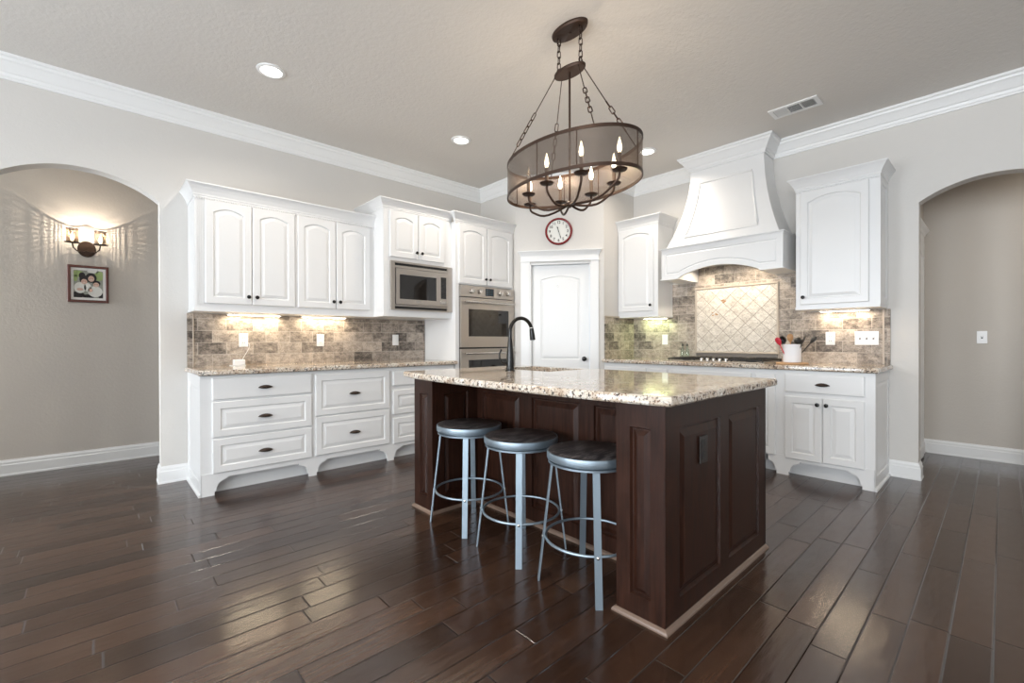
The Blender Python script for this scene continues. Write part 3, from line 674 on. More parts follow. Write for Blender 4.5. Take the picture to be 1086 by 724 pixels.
# ------------------------------------------------------------------ backsplashes
def bs(label, loc, rot, rects, extra=None, mats=('travertine', 'liner_stone', 'dark_liner')):
    b = B()
    for x0, x1, z0, z1 in rects: b.box(x0, x1, -.012, -.0005, z0, z1)
    if extra: extra(b)
    t = b.make('tile_backsplash', list(mats), None, loc, rot); return tag(t, label, 'backsplash')
def liner_left(b): b.box(.036, .045, -.018, -.012, .916, 1.352, 1, .002); b.box(0, .036, -.016, -.011, .916, 1.352)
bs('taupe travertine brick backsplash under the four-door cabinet and microwave', (.541, YL, 0), 0, [(0, 2.768-.541, .9145, 1.352)], liner_left)
ry = YP
def liner_right(b):
    b.box(ry-.678, ry-.664, -.020, -.012, .916, 1.378, 1, .002); b.box(ry-.664, ry-.628, -.018, -.011, .916, 1.378)
right_bs = bs('travertine brick backsplash behind the cooktop, up into the hood', (XR, ry, 0), RW,
   [(0, ry-2.54, .9145, 1.376), (ry-2.54, ry-2.425, .9145, 1.75), (ry-2.425, ry-1.224, .9145, 1.745), (ry-2.24, ry-1.48, 1.745, 1.90), (ry-1.224, ry-.628, .9145, 1.376)], liner_right)
bs('short greenish-lit travertine backsplash returning on the pantry wall', (XD1+.006, YP, 0), 0, [(0, XR-XD1-.02, .9145, 1.385)], lambda b: b.box(-.004, XR-4.55, -.022, -.0005, 1.385, 1.402, 1, .004))
# framed diamond panel
ac = B(); ax0, ax1, az0, az1 = 0, 2.262-1.466, .998, 1.668
acc = tag(B().box(.0, ax1, -.0175, -.0125, az0, az1).make('diamond_tile_panel', 'diamond_stone', None, (XR, 2.262, 0), RW), 'framed panel of cream diamond-set stone tiles above the cooktop', 'tile panel')
fr = B(); q = [(0, 0), (.007, .003), (.012, .010), (.018, .010), (.024, .003), (.026, 0)]
def frame_mould(b, x0, x1, z0, z1, prof, y, mi=0):
    k = len(prof); vs = []
    for cx, cz, sx_, sz_ in ((x0, z0, -1, -1), (x1, z0, 1, -1), (x1, z1, 1, 1), (x0, z1, -1, 1)):
        for o_, h_ in prof: vs.append((cx+sx_*o_, y-h_, cz+sz_*o_))
    fs = [(c_*k+j, c_*k+j+1, ((c_+1) % 4)*k+j+1, ((c_+1) % 4)*k+j) for c_ in range(4) for j in range(k-1)]
    b.add(vs, fs, mi)
frame_mould(fr, .01, ax1-.01, az0+.01, az1-.01, q, -.0165); fr.make('tile_frame', 'liner_stone', acc)
B().box(-.0, ax1, -.022, -.013, .950, .982, 0, .003).make('base_liner', 'dark_liner', acc)
for (dx, dz) in ((.30, 1.53), (.205, 1.40)):
    a_ = B()
    for k in range(7): rx, rz = random.uniform(-.03, .03), random.uniform(-.018, .018); s3 = random.uniform(.006, .012); a_.box(dx+rx-s3, dx+rx+s3, -.021, -.017, dz+rz-s3*.6, dz+rz+s3*.6, 0, .001)
    a_.make('stone_accent', 'utensil_wood', acc)
# ------------------------------------------------------------------ range hood
HY0, HY1 = 1.290, 2.430; hw = HY1-HY0; hc = hw/2; HD = .455
hd = thing('range_hood', 'white wooden range hood with flared neck and arched apron over the cooktop', 'range hood', (XR, HY1, 0), RW)
# apron box: end blocks, arched board
zb, zt = 1.757, 2.058
b = B(); ew = .185
b.box(0, ew, -HD+.022, -.001, zb, zt); b.box(hw-ew, hw, -HD+.022, -.001, zb, zt); b.box(ew, hw-ew, -HD+.022, -.001, 1.93, zt)
b.make('body', 'cabinet_white', hd)
K = 20; bot = []
for i in range(K+1):
    s4 = i/K; xx = ew+(hw-2*ew)*s4; bot.append((xx, zb+.088*math.sin(PI*s4)**.8))
b = B(); ys = (-HD, -HD+.022)
# front board as rings between the outer outline and the sunk panel outline
outer = [(0, zb)]+bot+[(hw, zb)]+[(hw-(hw)*i/12, zt) for i in range(13)]
def inset_line(d):
    p = [(d, zb+d)]
    for (x_, z_) in bot:
        p.append((min(max(x_, d), hw-d), z_+d*1.02))
    p += [(hw-d, zb+d)]+[(hw-d-(hw-2*d)*i/12, zt-d) for i in range(13)]
    return p
b.rings([[(x_, ys[1], z_) for x_, z_ in outer], [(x_, ys[0], z_) for x_, z_ in outer], [(x_, ys[0], z_) for x_, z_ in inset_line(.045)], [(x_, ys[0]+.005, z_) for x_, z_ in inset_line(.050)], [(x_, ys[0]+.005, z_) for x_, z_ in inset_line(.056)], [(x_, ys[0], z_) for x_, z_ in inset_line(.064)]], fill=False)
ii = inset_line(.064); kk = len(bot)
lowp = ii[0:kk+2]; 
for i in range(kk+1):
    p, q2 = lowp[i], lowp[i+1]
    if q2[0]-p[0] > 1e-5: b.add([(p[0], ys[0], p[1]), (q2[0], ys[0], q2[1]), (q2[0], ys[0], zt-.064), (p[0], ys[0], zt-.064)], [(0, 1, 2, 3)])
b.make('apron', 'cabinet_white', hd)
B().sweep([(0, 0), (0, -HD), (hw, -HD), (hw, 0)], [(-.01, 0), (.004, 0), (.006, .008), (.016, .012), (.018, .020), (-.01, .024)], z=zt-.004).make('ledge', 'cabinet_white', hd)
for xa, xb in ((-.012, ew+.004), (hw-ew-.004, hw+.012)):
    B().box(xa, xb, -HD-.010, -.013, zb-.010, zb).make('bottom_lip', 'cabinet_white', hd)
# neck
def prof_neck(v):   # v 0 bottom .. 1 top : half width, front depth
    s5 = (1-v)**1.9; return .352+(.535-.352)*s5, .250+(.425-.250)*s5
nz0, nz1 = zt+.018, 2.875; b = B(); rr = []; NV = 18
for i in range(NV+1):
    v = i/NV; hh, dd = prof_neck(v); z = lerp(nz0, nz1, v)
    rr.append([(hc-hh, -.002, z), (hc-hh, -dd, z), (hc+hh, -dd, z), (hc+hh, -.002, z)])
b.rings(rr, 0, fill=True); b.box(hc-.352, hc+.352, -.250, -.002, nz1-.001, H-.002); b.make('neck', 'cabinet_white', hd)
b = B(); bead_r = .006
def npt(u, v, o=.0): hh, dd = prof_neck(v); return (hc+u*hh, -dd-o, lerp(nz0, nz1, v))
loop = [npt(-.70, .12+.70*i/14) for i in range(15)]+[npt(.70, .82-.70*i/14) for i in range(15)]
b.tube(loop, .011, 8, closed=True); b.make('panel_moulding', 'cabinet_white', hd)
B().sweep([(hc-.352, 0), (hc-.352, -.250), (hc+.352, -.250), (hc+.352, 0)], crown, z=H-.001).make('crown_moulding', 'cabinet_white', hd)
B().box(ew+.06, hw-ew-.06, -HD+.05, -.08, 1.918, 1.93).make('vent_insert', 'steel', hd)
for yy in (1.66, 2.06):
    tag(B().lathe([(0, 0), (.03, 0), (.03, -.006), (0, -.007)], seg=16).make('hood_light', 'can_glow', hd, (HY1-yy, -.26, 1.917)), None, None)
    area('hood_lamp', (XR-.24, yy, 1.905), (XR-.10, yy, 0), .06, .06, 2.7, (1, .86, .66), 2.6, 'DISK')
# ------------------------------------------------------------------ cooktop
CK = thing('gas_cooktop', 'stainless gas cooktop with black iron grates set in the right countertop', 'cooktop', (XR-.055, 2.315, .914), RW)
cw = .915; cd = .52
B().box(0, cw, -cd, 0, .0002, .010, 0, .004).make('tray', 'steel', CK)
g0 = B()
for gx0, gx1 in ((.012, .292), (.623, .903), (.312, .603)):
    f0 = -cd+.02 if gx0 != .312 else -cd+.13
    for y_ in (f0, -.02):
        g0.box(gx0, gx1, y_-.006, y_+.006, .018, .032, 0, .002)
    for x_ in (gx0, gx1-.012): g0.box(x_, x_+.012, f0, -.02, .018, .032, 0, .002)
    for i in range(5): x_ = lerp(gx0, gx1, (i+1)/6); g0.box(x_-.004, x_+.004, f0, -.02, .022, .036, 0, .001)
    g0.box(gx0, gx1, (f0-.02)/2-.005, (f0-.02)/2+.005, .020, .034)
    for x_ in (gx0+.004, gx1-.012):
        for y_ in (f0, -.026): g0.box(x_, x_+.008, y_-.004, y_+.004, .009, .02)
g0.make('grate', 'grate_iron', CK)
bn = B()
for bx_, by_ in ((.152, -.38), (.152, -.14), (.457, -.20), (.763, -.38), (.763, -.14)): bn.lathe([(0, .009), (.045, .009), (.045, .018), (.03, .0185), (.03, .021), (0, .022)], (bx_, by_, 0), seg=16)
bn.make('burner', 'grate_iron', CK)
for i in range(5):
    B().lathe([(0, 0), (.021, 0), (.020, .006), (.017, .026), (0, .028)], seg=16).make('knob', 'nickel', CK, (.34+.058*i, -cd+.055, .010))
# ------------------------------------------------------------------ outlets and switches
def plate(label, loc, rot, gangs, kind, group='wall plates'):
    w = .070+.046*(gangs-1); t = thing('light_switch' if kind != 'outlet' else 'power_outlet', label, 'switch' if kind != 'outlet' else 'outlet', loc, rot, None)
    B().box(-w/2, w/2, -.006, 0, -.058, .058, 0, .002).make('cover_plate', 'plate_white', t)
    for g in range(gangs):
        gx = (g-(gangs-1)/2)*.046
        if kind == 'outlet':
            for s6 in (-.022, .022):
                o = B().box(gx-.016, gx+.016, -.008, -.005, s6-.014, s6+.014, 0, .003).make('socket', 'plate_white', t)
                B().box(gx-.008, gx-.005, -.0086, -.0076, s6-.005, s6+.005).box(gx+.005, gx+.008, -.0086, -.0076, s6-.005, s6+.005).make('slot', 'slot_dark', o)
        elif kind == 'rocker': B().box(gx-.016, gx+.016, -.010, -.005, -.033, .033, 0, .003).make('rocker', 'plate_white', t)
        else:
            B().box(gx-.006, gx+.006, -.0068, -.0055, -.012, .012).make('slot', 'slot_dark', t)
            B().box(gx-.004, gx+.004, -.016, -.005, 0, .014, 0, .001).make('toggle', 'plate_white', t)
    return t
plate('white outlet above the small white device on the left counter', (.943, YL-.0125, 1.132), 0, 1, 'outlet')
plate('white outlet in the middle of the left backsplash', (1.598, YL-.0125, 1.130), 0, 1, 'outlet')
plate('white rocker switch on the backsplash below the microwave', (2.398, YL-.0125, 1.132), 0, 1, 'rocker')
plate('white rocker switch on the backsplash left of the cooktop', (XR-.0125, 2.631, 1.130), RW, 1, 'rocker')
plate('white outlet on the backsplash right of the utensil crock', (XR-.0125, 1.041, 1.135), RW, 1, 'outlet')
plate('wide white triple toggle switch at the right end of the backsplash', (XR-.0125, .783, 1.137), RW, 3, 'toggle')
plate('white toggle switch on the wall beyond the right arch', (6.0995, .132, 1.143), RW, 1, 'toggle')
# small white device and its cord
t = thing('countertop_device', 'small white electronic box with cord at the left end of the granite counter', 'device', (.895, YL-.075, .9145))
B().box(-.042, .042, -.03, .03, .006, .052, 0, .006).make('body', 'plate_white', t)
B().box(-.065, .045, -.038, .034, 0, .006, 0, .002).make('base', 'plate_white', t)
B().tube([(.03, .031, .03), (.04, .045, .06), (.075, .052, .12), (.093, .053, .16), (.090, .052, .185), (.075, .05, .195)], .0018, 6).make('cord', 'plate_white', t)
# ------------------------------------------------------------------ things on the right counter
for i, (yy, dx, lb) in enumerate(((2.405, 0, 'small clear glass bottle with black stopper behind the cooktop, left of the pair'), (2.352, .005, 'small clear glass bottle with black stopper behind the cooktop, right of the pair'))):
    t = thing('glass_bottle', lb, 'bottle', (XR-.048+dx, yy, .9145), 0, 'glass bottles behind the cooktop')
    B().lathe([(0, 0), (.021, 0), (.023, .004), (.023, .085), (.018, .102), (.009, .115), (.008, .142), (.0, .143)], seg=16).make('glass', 'bottle_glass', t)
    B().lathe([(0, .143), (.010, .143), (.010, .160), (.004, .163), (.003, .178), (0, .179)], seg=12).make('stopper', 'black_plastic', t)
t = tag(B().lathe([(0, 0), (.12, 0), (.124, .006), (.12, .013), (.1, .014), (0, .0142)], seg=32).make('wooden_board', 'board_wood', None, (4.43, 1.235, .9145)), 'round wooden board under the white utensil crock', 'board')
CRX, CRY, CRZ = 4.43, 1.235, .929
t = thing('utensil_crock', 'white cylindrical ceramic crock on a wooden board by the cooktop', 'crock', (CRX, CRY, CRZ))
B().lathe([(0, 0), (.062, 0), (.068, .004), (.070, .15), (.072, .156), (.066, .156), (.064, .02), (0, .016)], seg=32).make('body', 'ceramic', t)
def utensil(name, label, dx, dy, lx, ly, L, kind, m):
    base_ = Vector((CRX+dx, CRY+dy, CRZ+.018)); d = Vector((lx, ly, 1)).normalized(); tip = base_+d*L
    q = d.to_track_quat('Z', 'Y').to_matrix().to_4x4(); q.translation = Vector((0, 0, 0))
    o = thing(name, label, 'utensil', tuple(base_), 0, 'utensils in the crock')
    B().tube([(0, 0, 0), tuple(d*L)], .0045, 8).make('shank', m, o)
    h = B(); Mx = Matrix.Translation(d*L) @ q @ Matrix.Rotation(math.radians(40), 4, 'Z')
    if kind == 'spoon': h.lathe([(0, -.012), (.010, -.004), (.021, .018), (.025, .036), (.020, .056), (0, .066)], seg=14, sy=.35, M=Mx)
    elif kind == 'ladle': h.lathe([(0, -.02), (.02, -.012), (.034, .006), (.037, .02), (.034, .02), (.028, .008), (0, -.01)], seg=16, M=Mx @ Matrix.Rotation(1.2, 4, 'X'))
    else:
        h.prism([(-.012, -.01), (.012, -.01), (.032, .02), (.034, .075), (-.034, .075), (-.032, .02)], lambda u, v, dd: (u, dd, v), -.002, .002, M=Mx)
    h.make('head', m, o)
utensil('spatula', 'black slotted spatula leaning right out of the crock', .0, -.02, -.15, -.42, .165, 'spatula', 'black_plastic')
utensil('serving_spoon', 'black serving spoon leaning far right out of the crock', .01, -.02, .2, -.72, .19, 'spoon', 'black_plastic')
utensil('ladle', 'black ladle standing at the left of the crock', -.01, .02, -.12, .22, .175, 'ladle', 'black_plastic')
utensil('wooden_spoon', 'wooden spoon standing upright in the middle of the crock', -.02, .0, -.1, .02, .165, 'spoon', 'utensil_wood')
utensil('rubber_spatula', 'red spatula at the left rim of the crock', -.03, .03, -.3, .32, .150, 'spoon', 'red_plastic')
utensil('strainer_ladle', 'small black ladle at the back of the crock', .03, -.01, .25, -.12, .165, 'ladle', 'black_plastic')
# ------------------------------------------------------------------ pantry door
dloc = Vector((XD0, YD0, 0)); dM = Matrix.Translation(dloc) @ Matrix.Rotation(ang, 4, 'Z')
b = B()
b.box(.066, OPa, -.018, -.0005, 0, 2.031, 0, .003); b.box(OPb, .958, -.018, -.0005, 0, 2.031, 0, .003)
b.box(.080, .084, -.022, -.018, .02, 2.02); b.box(.944, .948, -.022, -.018, .02, 2.02)
b.box(OPa-.001, OPa+.014, -.01, .10, 0, OPz); b.box(OPb-.014, OPb+.001, -.01, .10, 0, OPz); b.box(OPa, OPb, -.01, .10, OPz-.014, OPz)
b.box(.060, .964, -.026, -.0005, 2.031, 2.040, 0, .002); b.box(.066, .958, -.018, -.0005, 2.040, 2.100)
b.sweep([(.066, 0), (.066, -.016), (.958, -.016), (.958, 0)], [(-.01, 0), (.004, 0), (.008, .012), (.018, .030), (.030, .046), (.034, .048), (.034, .058), (-.01, .058)], z=2.098)
struct(b, 'trim_3', 'trim_white', loc=dloc, rot=ang)
dwd = OPb-OPa-.034
b = B()
def full(d, yy): return [(u, yy, v) for u, v in outline(d, dwd-d, d, 1.985-d)]
# two-panel slab: lower and upper sheets
st = .105
for (za, zb_, p0, p1, rise) in ((0, .80, .20, .72, 0), (.80, 1.985, .895, 1.862, .042)):
    b.rings([[(u, 0, v) for u, v in outline(0, dwd, za, zb_)], [(u, -.035, v) for u, v in outline(0, dwd, za, zb_)], [(u, -.035, v) for u, v in outline(st, dwd-st, p0, p1, rise)]], fill=False)
    pan(b, st, dwd-st, p0, p1, -.035, rise, deep=.008, slope=.02)
b.add([(0, 0, 0), (dwd, 0, 0), (dwd, 0, 1.985), (0, 0, 1.985)], [(0, 1, 2, 3)])
dr = struct(b, 'door_1', 'trim_white', loc=dM @ Vector((OPa+.017, .078, .008)), rot=ang)
kp = [(.0, 0), (.028, 0), (.028, .005), (.012, .009), (.011, .03), (.021, .038), (.027, .05), (.022, .062), (0, .066)]
B().lathe(kp, (0, 0, 0), 'Y', 20).make('door_knob', 'black_knob', dr, (.792-OPa-.017, -.035, .903))
B().box(.30, .306, -.037, -.034, 1.735, 1.760).make('hook', 'nickel', dr)
# base boards beside the pantry door
struct(B().sweep([(XD0, YL-od), (XD0, YD0), (XD0+.6088*.066, YD0-.7933*.066)], base), 'baseboard_pantry', 'trim_white')
# ------------------------------------------------------------------ clock
def text_mesh(b, s, size, cx, cz, y, rotz=0., mi=0):
    cu = bpy.data.curves.new('t', 'FONT'); cu.body = s; cu.size = size; cu.align_x = 'CENTER'; cu.align_y = 'CENTER'; cu.extrude = .0004; cu.offset = .0009
    o = bpy.data.objects.new('t', cu); C.objects.link(o); dg_ = bpy.context.evaluated_depsgraph_get(); dg_.update()
    me = o.evaluated_get(dg_).to_mesh(); Mx = Matrix.Translation((cx, y, cz)) @ Matrix.Rotation(PI/2, 4, 'X') @ Matrix.Rotation(rotz, 4, 'Z')
    b.add([tuple(v.co) for v in me.vertices], [list(p.vertices) for p in me.polygons], mi, False, Mx)
    o.evaluated_get(dg_).to_mesh_clear(); bpy.data.objects.remove(o); bpy.data.curves.remove(cu)
ck = thing('wall_clock', 'round wall clock with red rim and black numerals above the pantry door', 'clock', dM @ Vector((.506, 0, 2.372)), ang)
CR = .157
B().lathe([(0, .001), (CR-.004, .001), (CR, .010), (CR-.003, .022), (CR-.012, .030), (CR-.022, .026), (CR-.026, .014)], (0, 0, 0), 'Y', 40, caps=False).make('rim', 'red_rim', ck)
B().lathe([(0, .012), (CR-.024, .012), (CR-.024, .013), (0, .0135)], (0, 0, 0), 'Y', 40).make('face', 'clock_face', ck)
b = B()
for i in range(1, 13):
    a = 2*PI*i/12; text_mesh(b, str(i), .043, .102*math.sin(a), .102*math.cos(a), -.0142)
for i in range(60):
    a = 2*PI*i/60; r0, r1 = (.122, .130) if i % 5 else (.119, .130); Mx = Matrix.Rotation(a, 4, 'Y'); b.box(-.0007, .0007, -.0146, -.0138, r0, r1, M=Mx)
b.make('numerals', 'ink', ck)
for ln, wd, a in ((.062, .0035, math.radians(343.5)), (.092, .0026, math.radians(162))):
    b = B(); Mx = Matrix.Rotation(a, 4, 'Y'); b.prism([(-wd*.6, -.015), (wd*.6, -.015), (wd, ln*.55), (wd*1.9, ln*.72), (0, ln), (-wd*1.9, ln*.72), (-wd, ln*.55)], lambda u, v, dd: (u, dd, v), -.0175, -.0160, M=Mx); b.make('hand', 'ink', ck)
B().lathe([(0, .014), (.006, .014), (.006, .019), (0, .020)], (0, 0, 0), 'Y', 12).make('pivot', 'ink', ck)
# ------------------------------------------------------------------ bar stools
def make_stool():
    t = thing('bar_stool', '', 'stool', (0, 0, 0), 0, 'bar stools at the island')
    zs = .610
    B().lathe([(0, zs-.022), (.186, zs-.022), (.193, zs-.012), (.193, zs-.002), (.190, zs), (0, zs)], seg=48).make('seat', 'seat_wood', t)
    B().lathe([(.190, zs-.036), (.199, zs-.036), (.2005, zs-.032), (.2005, zs-.006), (.199, zs-.002), (.1935, zs-.001), (.1935, zs-.02), (.19, zs-.036)], seg=48, caps=False).make('seat_rim', 'stool_steel', t)
    B().lathe([(0, zs-.056), (.190, zs-.056), (.194, zs-.054), (.194, zs-.046), (.190, zs-.044), (.178, zs-.043), (.178, zs-.036), (0, zs-.036)], seg=48).make('swivel_plate', 'stool_steel', t)
    zt9 = zs-.054
    for k in range(4):
        a = PI/4+k*PI/2; b = B(); rt_, rb = .176, .241; M = Matrix.Rotation(a, 4, 'Z'); vs = []
        for z, r_ in ((0, rb), (zt9, rt_)):
            for dr_, dt in ((-.0045, -.0155), (.0045, -.0155), (.0045, .0155), (-.0045, .0155)): vs.append((r_+dr_, dt, z))
        b.add(vs, [(0, 3, 2, 1), (4, 5, 6, 7), (0, 1, 5, 4), (1, 2, 6, 5), (2, 3, 7, 6), (3, 0, 4, 7)], M=M)
        b.box(rt_-.05, rt_+.003, -.0155, .0155, zt9-.004, zt9, M=M)
        o = b.make('leg', 'stool_steel', t)
        zr = .205; rr_ = lerp(rb, rt_, zr/zt9); bo = B(); bo.lathe([(0, 0), (.007, 0), (.007, .003), (.004, .005), (0, .0055)], (rr_+.004, 0, zr), 'X', 8, M=M); bo.make('bolt', 'nickel', o)
    rr_ = lerp(.241, .176, .205/zt9)-.010
    B().tube([(rr_*math.cos(2*PI*i/48), rr_*math.sin(2*PI*i/48), .205) for i in range(48)], .0065, 8, closed=True).make('foot_ring', 'stool_steel', t)
    return t
st0 = make_stool()
for i, (cx, cy, rz, lb) in enumerate(((1.700, 2.242, .02, 'round metal bar stool farthest from the camera, beside the left island post'), (1.697, 1.775, -.03, 'round metal bar stool in the middle of the three at the island'), (1.700, 1.312, .03, 'round metal bar stool nearest the camera, beside the right island post'))):
    s = st0 if i == 0 else copy_tree(st0); s.location = (cx, cy, 0.0005); s.rotation_euler = (0, 0, rz); s['label'] = lb
# ------------------------------------------------------------------ recessed lights and vent
for i, (x, y) in enumerate(cans):
    lb = ['round recessed ceiling light over the left countertop, nearest the arch', 'round recessed ceiling light in front of the wall ovens', 'round recessed ceiling light near the range hood, behind the chandelier drum'][i] if i < 3 else ('round recessed ceiling light in the hall beyond the right arch' if x > 5 else 'round recessed ceiling light over the room behind the camera')
    t = thing('recessed_light', lb, 'ceiling light', (x, y, H), 0, 'recessed ceiling lights')
    B().lathe([(.066, -.004), (.070, -.010), (.090, -.006), (.092, -.0002), (.066, -.0002)], seg=32, caps=False).make('trim_ring', 'plate_white', t)
    B().lathe([(0, -.003), (.066, -.003), (.066, -.002), (0, -.002)], seg=32).make('lens', 'can_glow', t)
vt = thing('ceiling_vent', 'white rectangular ceiling air vent with three louvred sections near the hood', 'vent', (4.180, 1.146, H), RW)
b = B(); L_, Wd_ = .345, .185
for a0, a1, c0, c1 in ((-L_/2, L_/2, -Wd_/2, -Wd_/2+.028), (-L_/2, L_/2, Wd_/2-.028, Wd_/2), (-L_/2, -L_/2+.03, -Wd_/2+.028, Wd_/2-.028), (L_/2-.03, L_/2, -Wd_/2+.028, Wd_/2-.028), (-.052, -.043, -Wd_/2+.028, Wd_/2-.028), (.043, .052, -Wd_/2+.028, Wd_/2-.028)): b.box(a0, a1, c0, c1, -.008, -.0003)
b.make('frame', 'plate_white', vt)
B().box(-L_/2+.03, L_/2-.03, -Wd_/2+.028, Wd_/2-.028, -.0015, -.0005).make('duct', 'slot_dark', vt)
for x0, x1, tilt in ((-L_/2+.032, -.054, -.5), (-.041, .041, 0), (.054, L_/2-.032, .6)):
    b = B()
    for i in range(8):
        if tilt: xx = lerp(x0, x1, (i+.5)/8); b.box(-.0045, .0045, -Wd_/2+.028, Wd_/2-.028, -.0006, .0006, M=Matrix.Translation((xx, 0, -.006)) @ Matrix.Rotation(tilt*1.2, 4, 'Y'))
        else: yy = lerp(-Wd_/2+.03, Wd_/2-.03, (i+.5)/8); b.box(x0, x1, -.006, .006, -.0006, .0006, M=Matrix.Translation((0, yy, -.006)) @ Matrix.Rotation(.5, 4, 'X'))
    b.make('louvre', 'plate_white', vt)
# ------------------------------------------------------------------ chandelier
CX, CY = 2.119, 1.782
ch = thing('chandelier', 'bronze oval drum chandelier with wire mesh shade and candle bulbs hanging over the island', 'chandelier', (CX, CY, H), 0)
def Z(z): return z-H
B().lathe([(0, -.022), (.118, -.022), (.126, -.018), (.130, -.008), (.130, -.0003), (0, -.0003)], seg=40, sx=.52).lathe([(0, -.028), (.008, -.026), (.010, -.022)], seg=10).make('canopy', 'rust_metal', ch)
B().lathe([(0, Z(2.744)), (.108, Z(2.744)), (.114, Z(2.750)), (.114, Z(2.760)), (0, Z(2.762))], seg=40, sx=.50).make('hanger_plate', 'rust_metal', ch)
def chain(b, p0, p1, link=.034, wl=.009, r=.0022):
    p0, p1 = Vector(p0), Vector(p1); L = (p1-p0).length; k = max(2, int(L/(link*.78))); q = (p1-p0).normalized().to_track_quat('Z', 'Y').to_matrix().to_4x4()
    for i in range(k):
        c_ = p0.lerp(p1, (i+.5)/k); M = Matrix.Translation(c_) @ q @ Matrix.Rotation(PI/2*(i % 2)+.4, 4, 'Z'); hl = link/2
        pts = []
        for j in range(12):
            a = 2*PI*j/12; z = math.sin(a)*wl+math.copysign(hl-wl, math.sin(a)); pts.append((math.cos(a)*wl, 0, z))
        b.tube(pts, r, 6, closed=True, M=M)
for sy_ in (-.085, .085):
    b = B(); chain(b, (0, sy_, Z(2.985)), (0, sy_, Z(2.765)), .045, .011, .003)
    for zz in (2.972, 2.782): b.tube([(.017*math.cos(a*PI/8), sy_+0, Z(zz)+.017*math.sin(a*PI/8)) for a in range(16)], .003, 6, closed=True)
    b.make('chain', 'rust_metal', ch)
B().tube([(0, 0, Z(2.744)), (0, 0, Z(1.955))], .0065, 10).make('stem', 'rust_metal', ch)
AA, BB_, zb_, zt_ = .467, .286, 2.044, 2.246
for sx_ in (-1, 1):
    for sy_ in (-1, 1):
        p0 = Vector((sx_*.03, sy_*.09, Z(2.744))); p1 = Vector((sx_*.20, sy_*.335, Z(zt_)))
        b = B(); a_, c_ = p0.lerp(p1, .42), p0.lerp(p1, .80)
        b.tube([p0, a_], .003, 6); chain(b, a_, c_, .05, .0105, .0034); b.tube([c_, p1], .003, 6); b.make('chain', 'rust_metal', ch)
# mesh drum with uv in metres
NS = 72; vs = []; uvs = []; per = 0; last = None
for j in range(2):
    per = 0; last = None
    for i in range(NS+1):
        a = 2*PI*i/NS; p = Vector((BB_*math.cos(a), AA*math.sin(a), 0))
        if last is not None: per += (p-last).length
        last = p; vs.append((p.x, p.y, Z(zb_ if j == 0 else zt_))); uvs.append((per, j*(zt_-zb_)))
b = B(); b.add(vs, [(i, i+1, NS+2+i, NS+1+i) for i in range(NS)], 0, True)
dm = b.make('mesh_shade', 'drum_mesh', ch, uv=uvs, recalc=False)
for zz in (zb_, zt_):
    b = B(); R0 = []
    for o_, h_ in ((-.003, -.009), (.003, -.009), (.003, .009), (-.003, .009)):
        R0.append([((BB_+o_)*math.cos(2*PI*i/NS), (AA+o_)*math.sin(2*PI*i/NS), Z(zz)+h_) for i in range(NS)])
    b.rings(R0+[R0[0]], fill=False, smooth=True); b.make('drum_ring', 'rust_metal', ch)
b = B()
for a in (0, PI/2, PI, 3*PI/2, PI*.18, PI*1.18):
    x_, y_ = BB_*math.cos(a), AA*math.sin(a); b.tube([(x_, y_, Z(zb_)), (x_, y_, Z(zt_))], .003, 6)
b.make('drum_rib', 'rust_metal', ch)
B().lathe([(0, Z(1.925)), (.008, Z(1.928)), (.010, Z(1.936)), (.022, Z(1.944)), (.024, Z(1.956)), (.012, Z(1.966)), (0, Z(1.97))], seg=16).make('hub', 'rust_metal', ch)
cups = [(-.115, .238), (-.178, .025), (-.158, -.215), (-.045, -.385)]
for k, (ex_, ey_) in enumerate(cups+[(-x_, -y_) for x_, y_ in cups]):
    P = []
    for i in range(13):
        s7 = i/12; rr_ = s7**.85 if s7 < 1 else 1
        P.append((ex_*min(1, 1.02*math.sin(s7*PI/2)**1.0), ey_*min(1, 1.02*math.sin(s7*PI/2)), Z(1.950)-.022*math.sin(min(1, s7*1.6)*PI)+.086*max(0, (s7-.35)/.65)**1.9))
    P[-1] = (ex_, ey_, Z(2.034))
    ar = B().tube(P, .0072, 8).make('arm', 'rust_metal', ch)
    B().lathe([(0, 2.030-H), (.010, 2.030-H), (.036, 2.036-H), (.042, 2.044-H), (.036, 2.041-H), (.012, 2.040-H), (0, 2.040-H)], (ex_, ey_, 0), seg=24).make('drip_cup', 'rust_metal', ar)
    B().lathe([(0, 2.038-H), (.011, 2.038-H), (.011, 2.130-H), (0, 2.131-H)], (ex_, ey_, 0), seg=12).make('candle_sleeve', 'candle', ar)
    off = k == 0
    B().lathe([(0, 2.128-H), (.006, 2.130-H), (.011, 2.143-H), (.0138, 2.157-H), (.012, 2.175-H), (.0065, 2.197-H), (.0025, 2.214-H), (0, 2.220-H)], (ex_, ey_, 0), seg=14).make('bulb', 'clear_bulb' if off else 'bulb_glow', ar)
    if not off: point('bulb_lamp', (CX+ex_, CY+ey_, 2.235), CHAND_W, (1, .80, .58), .006)
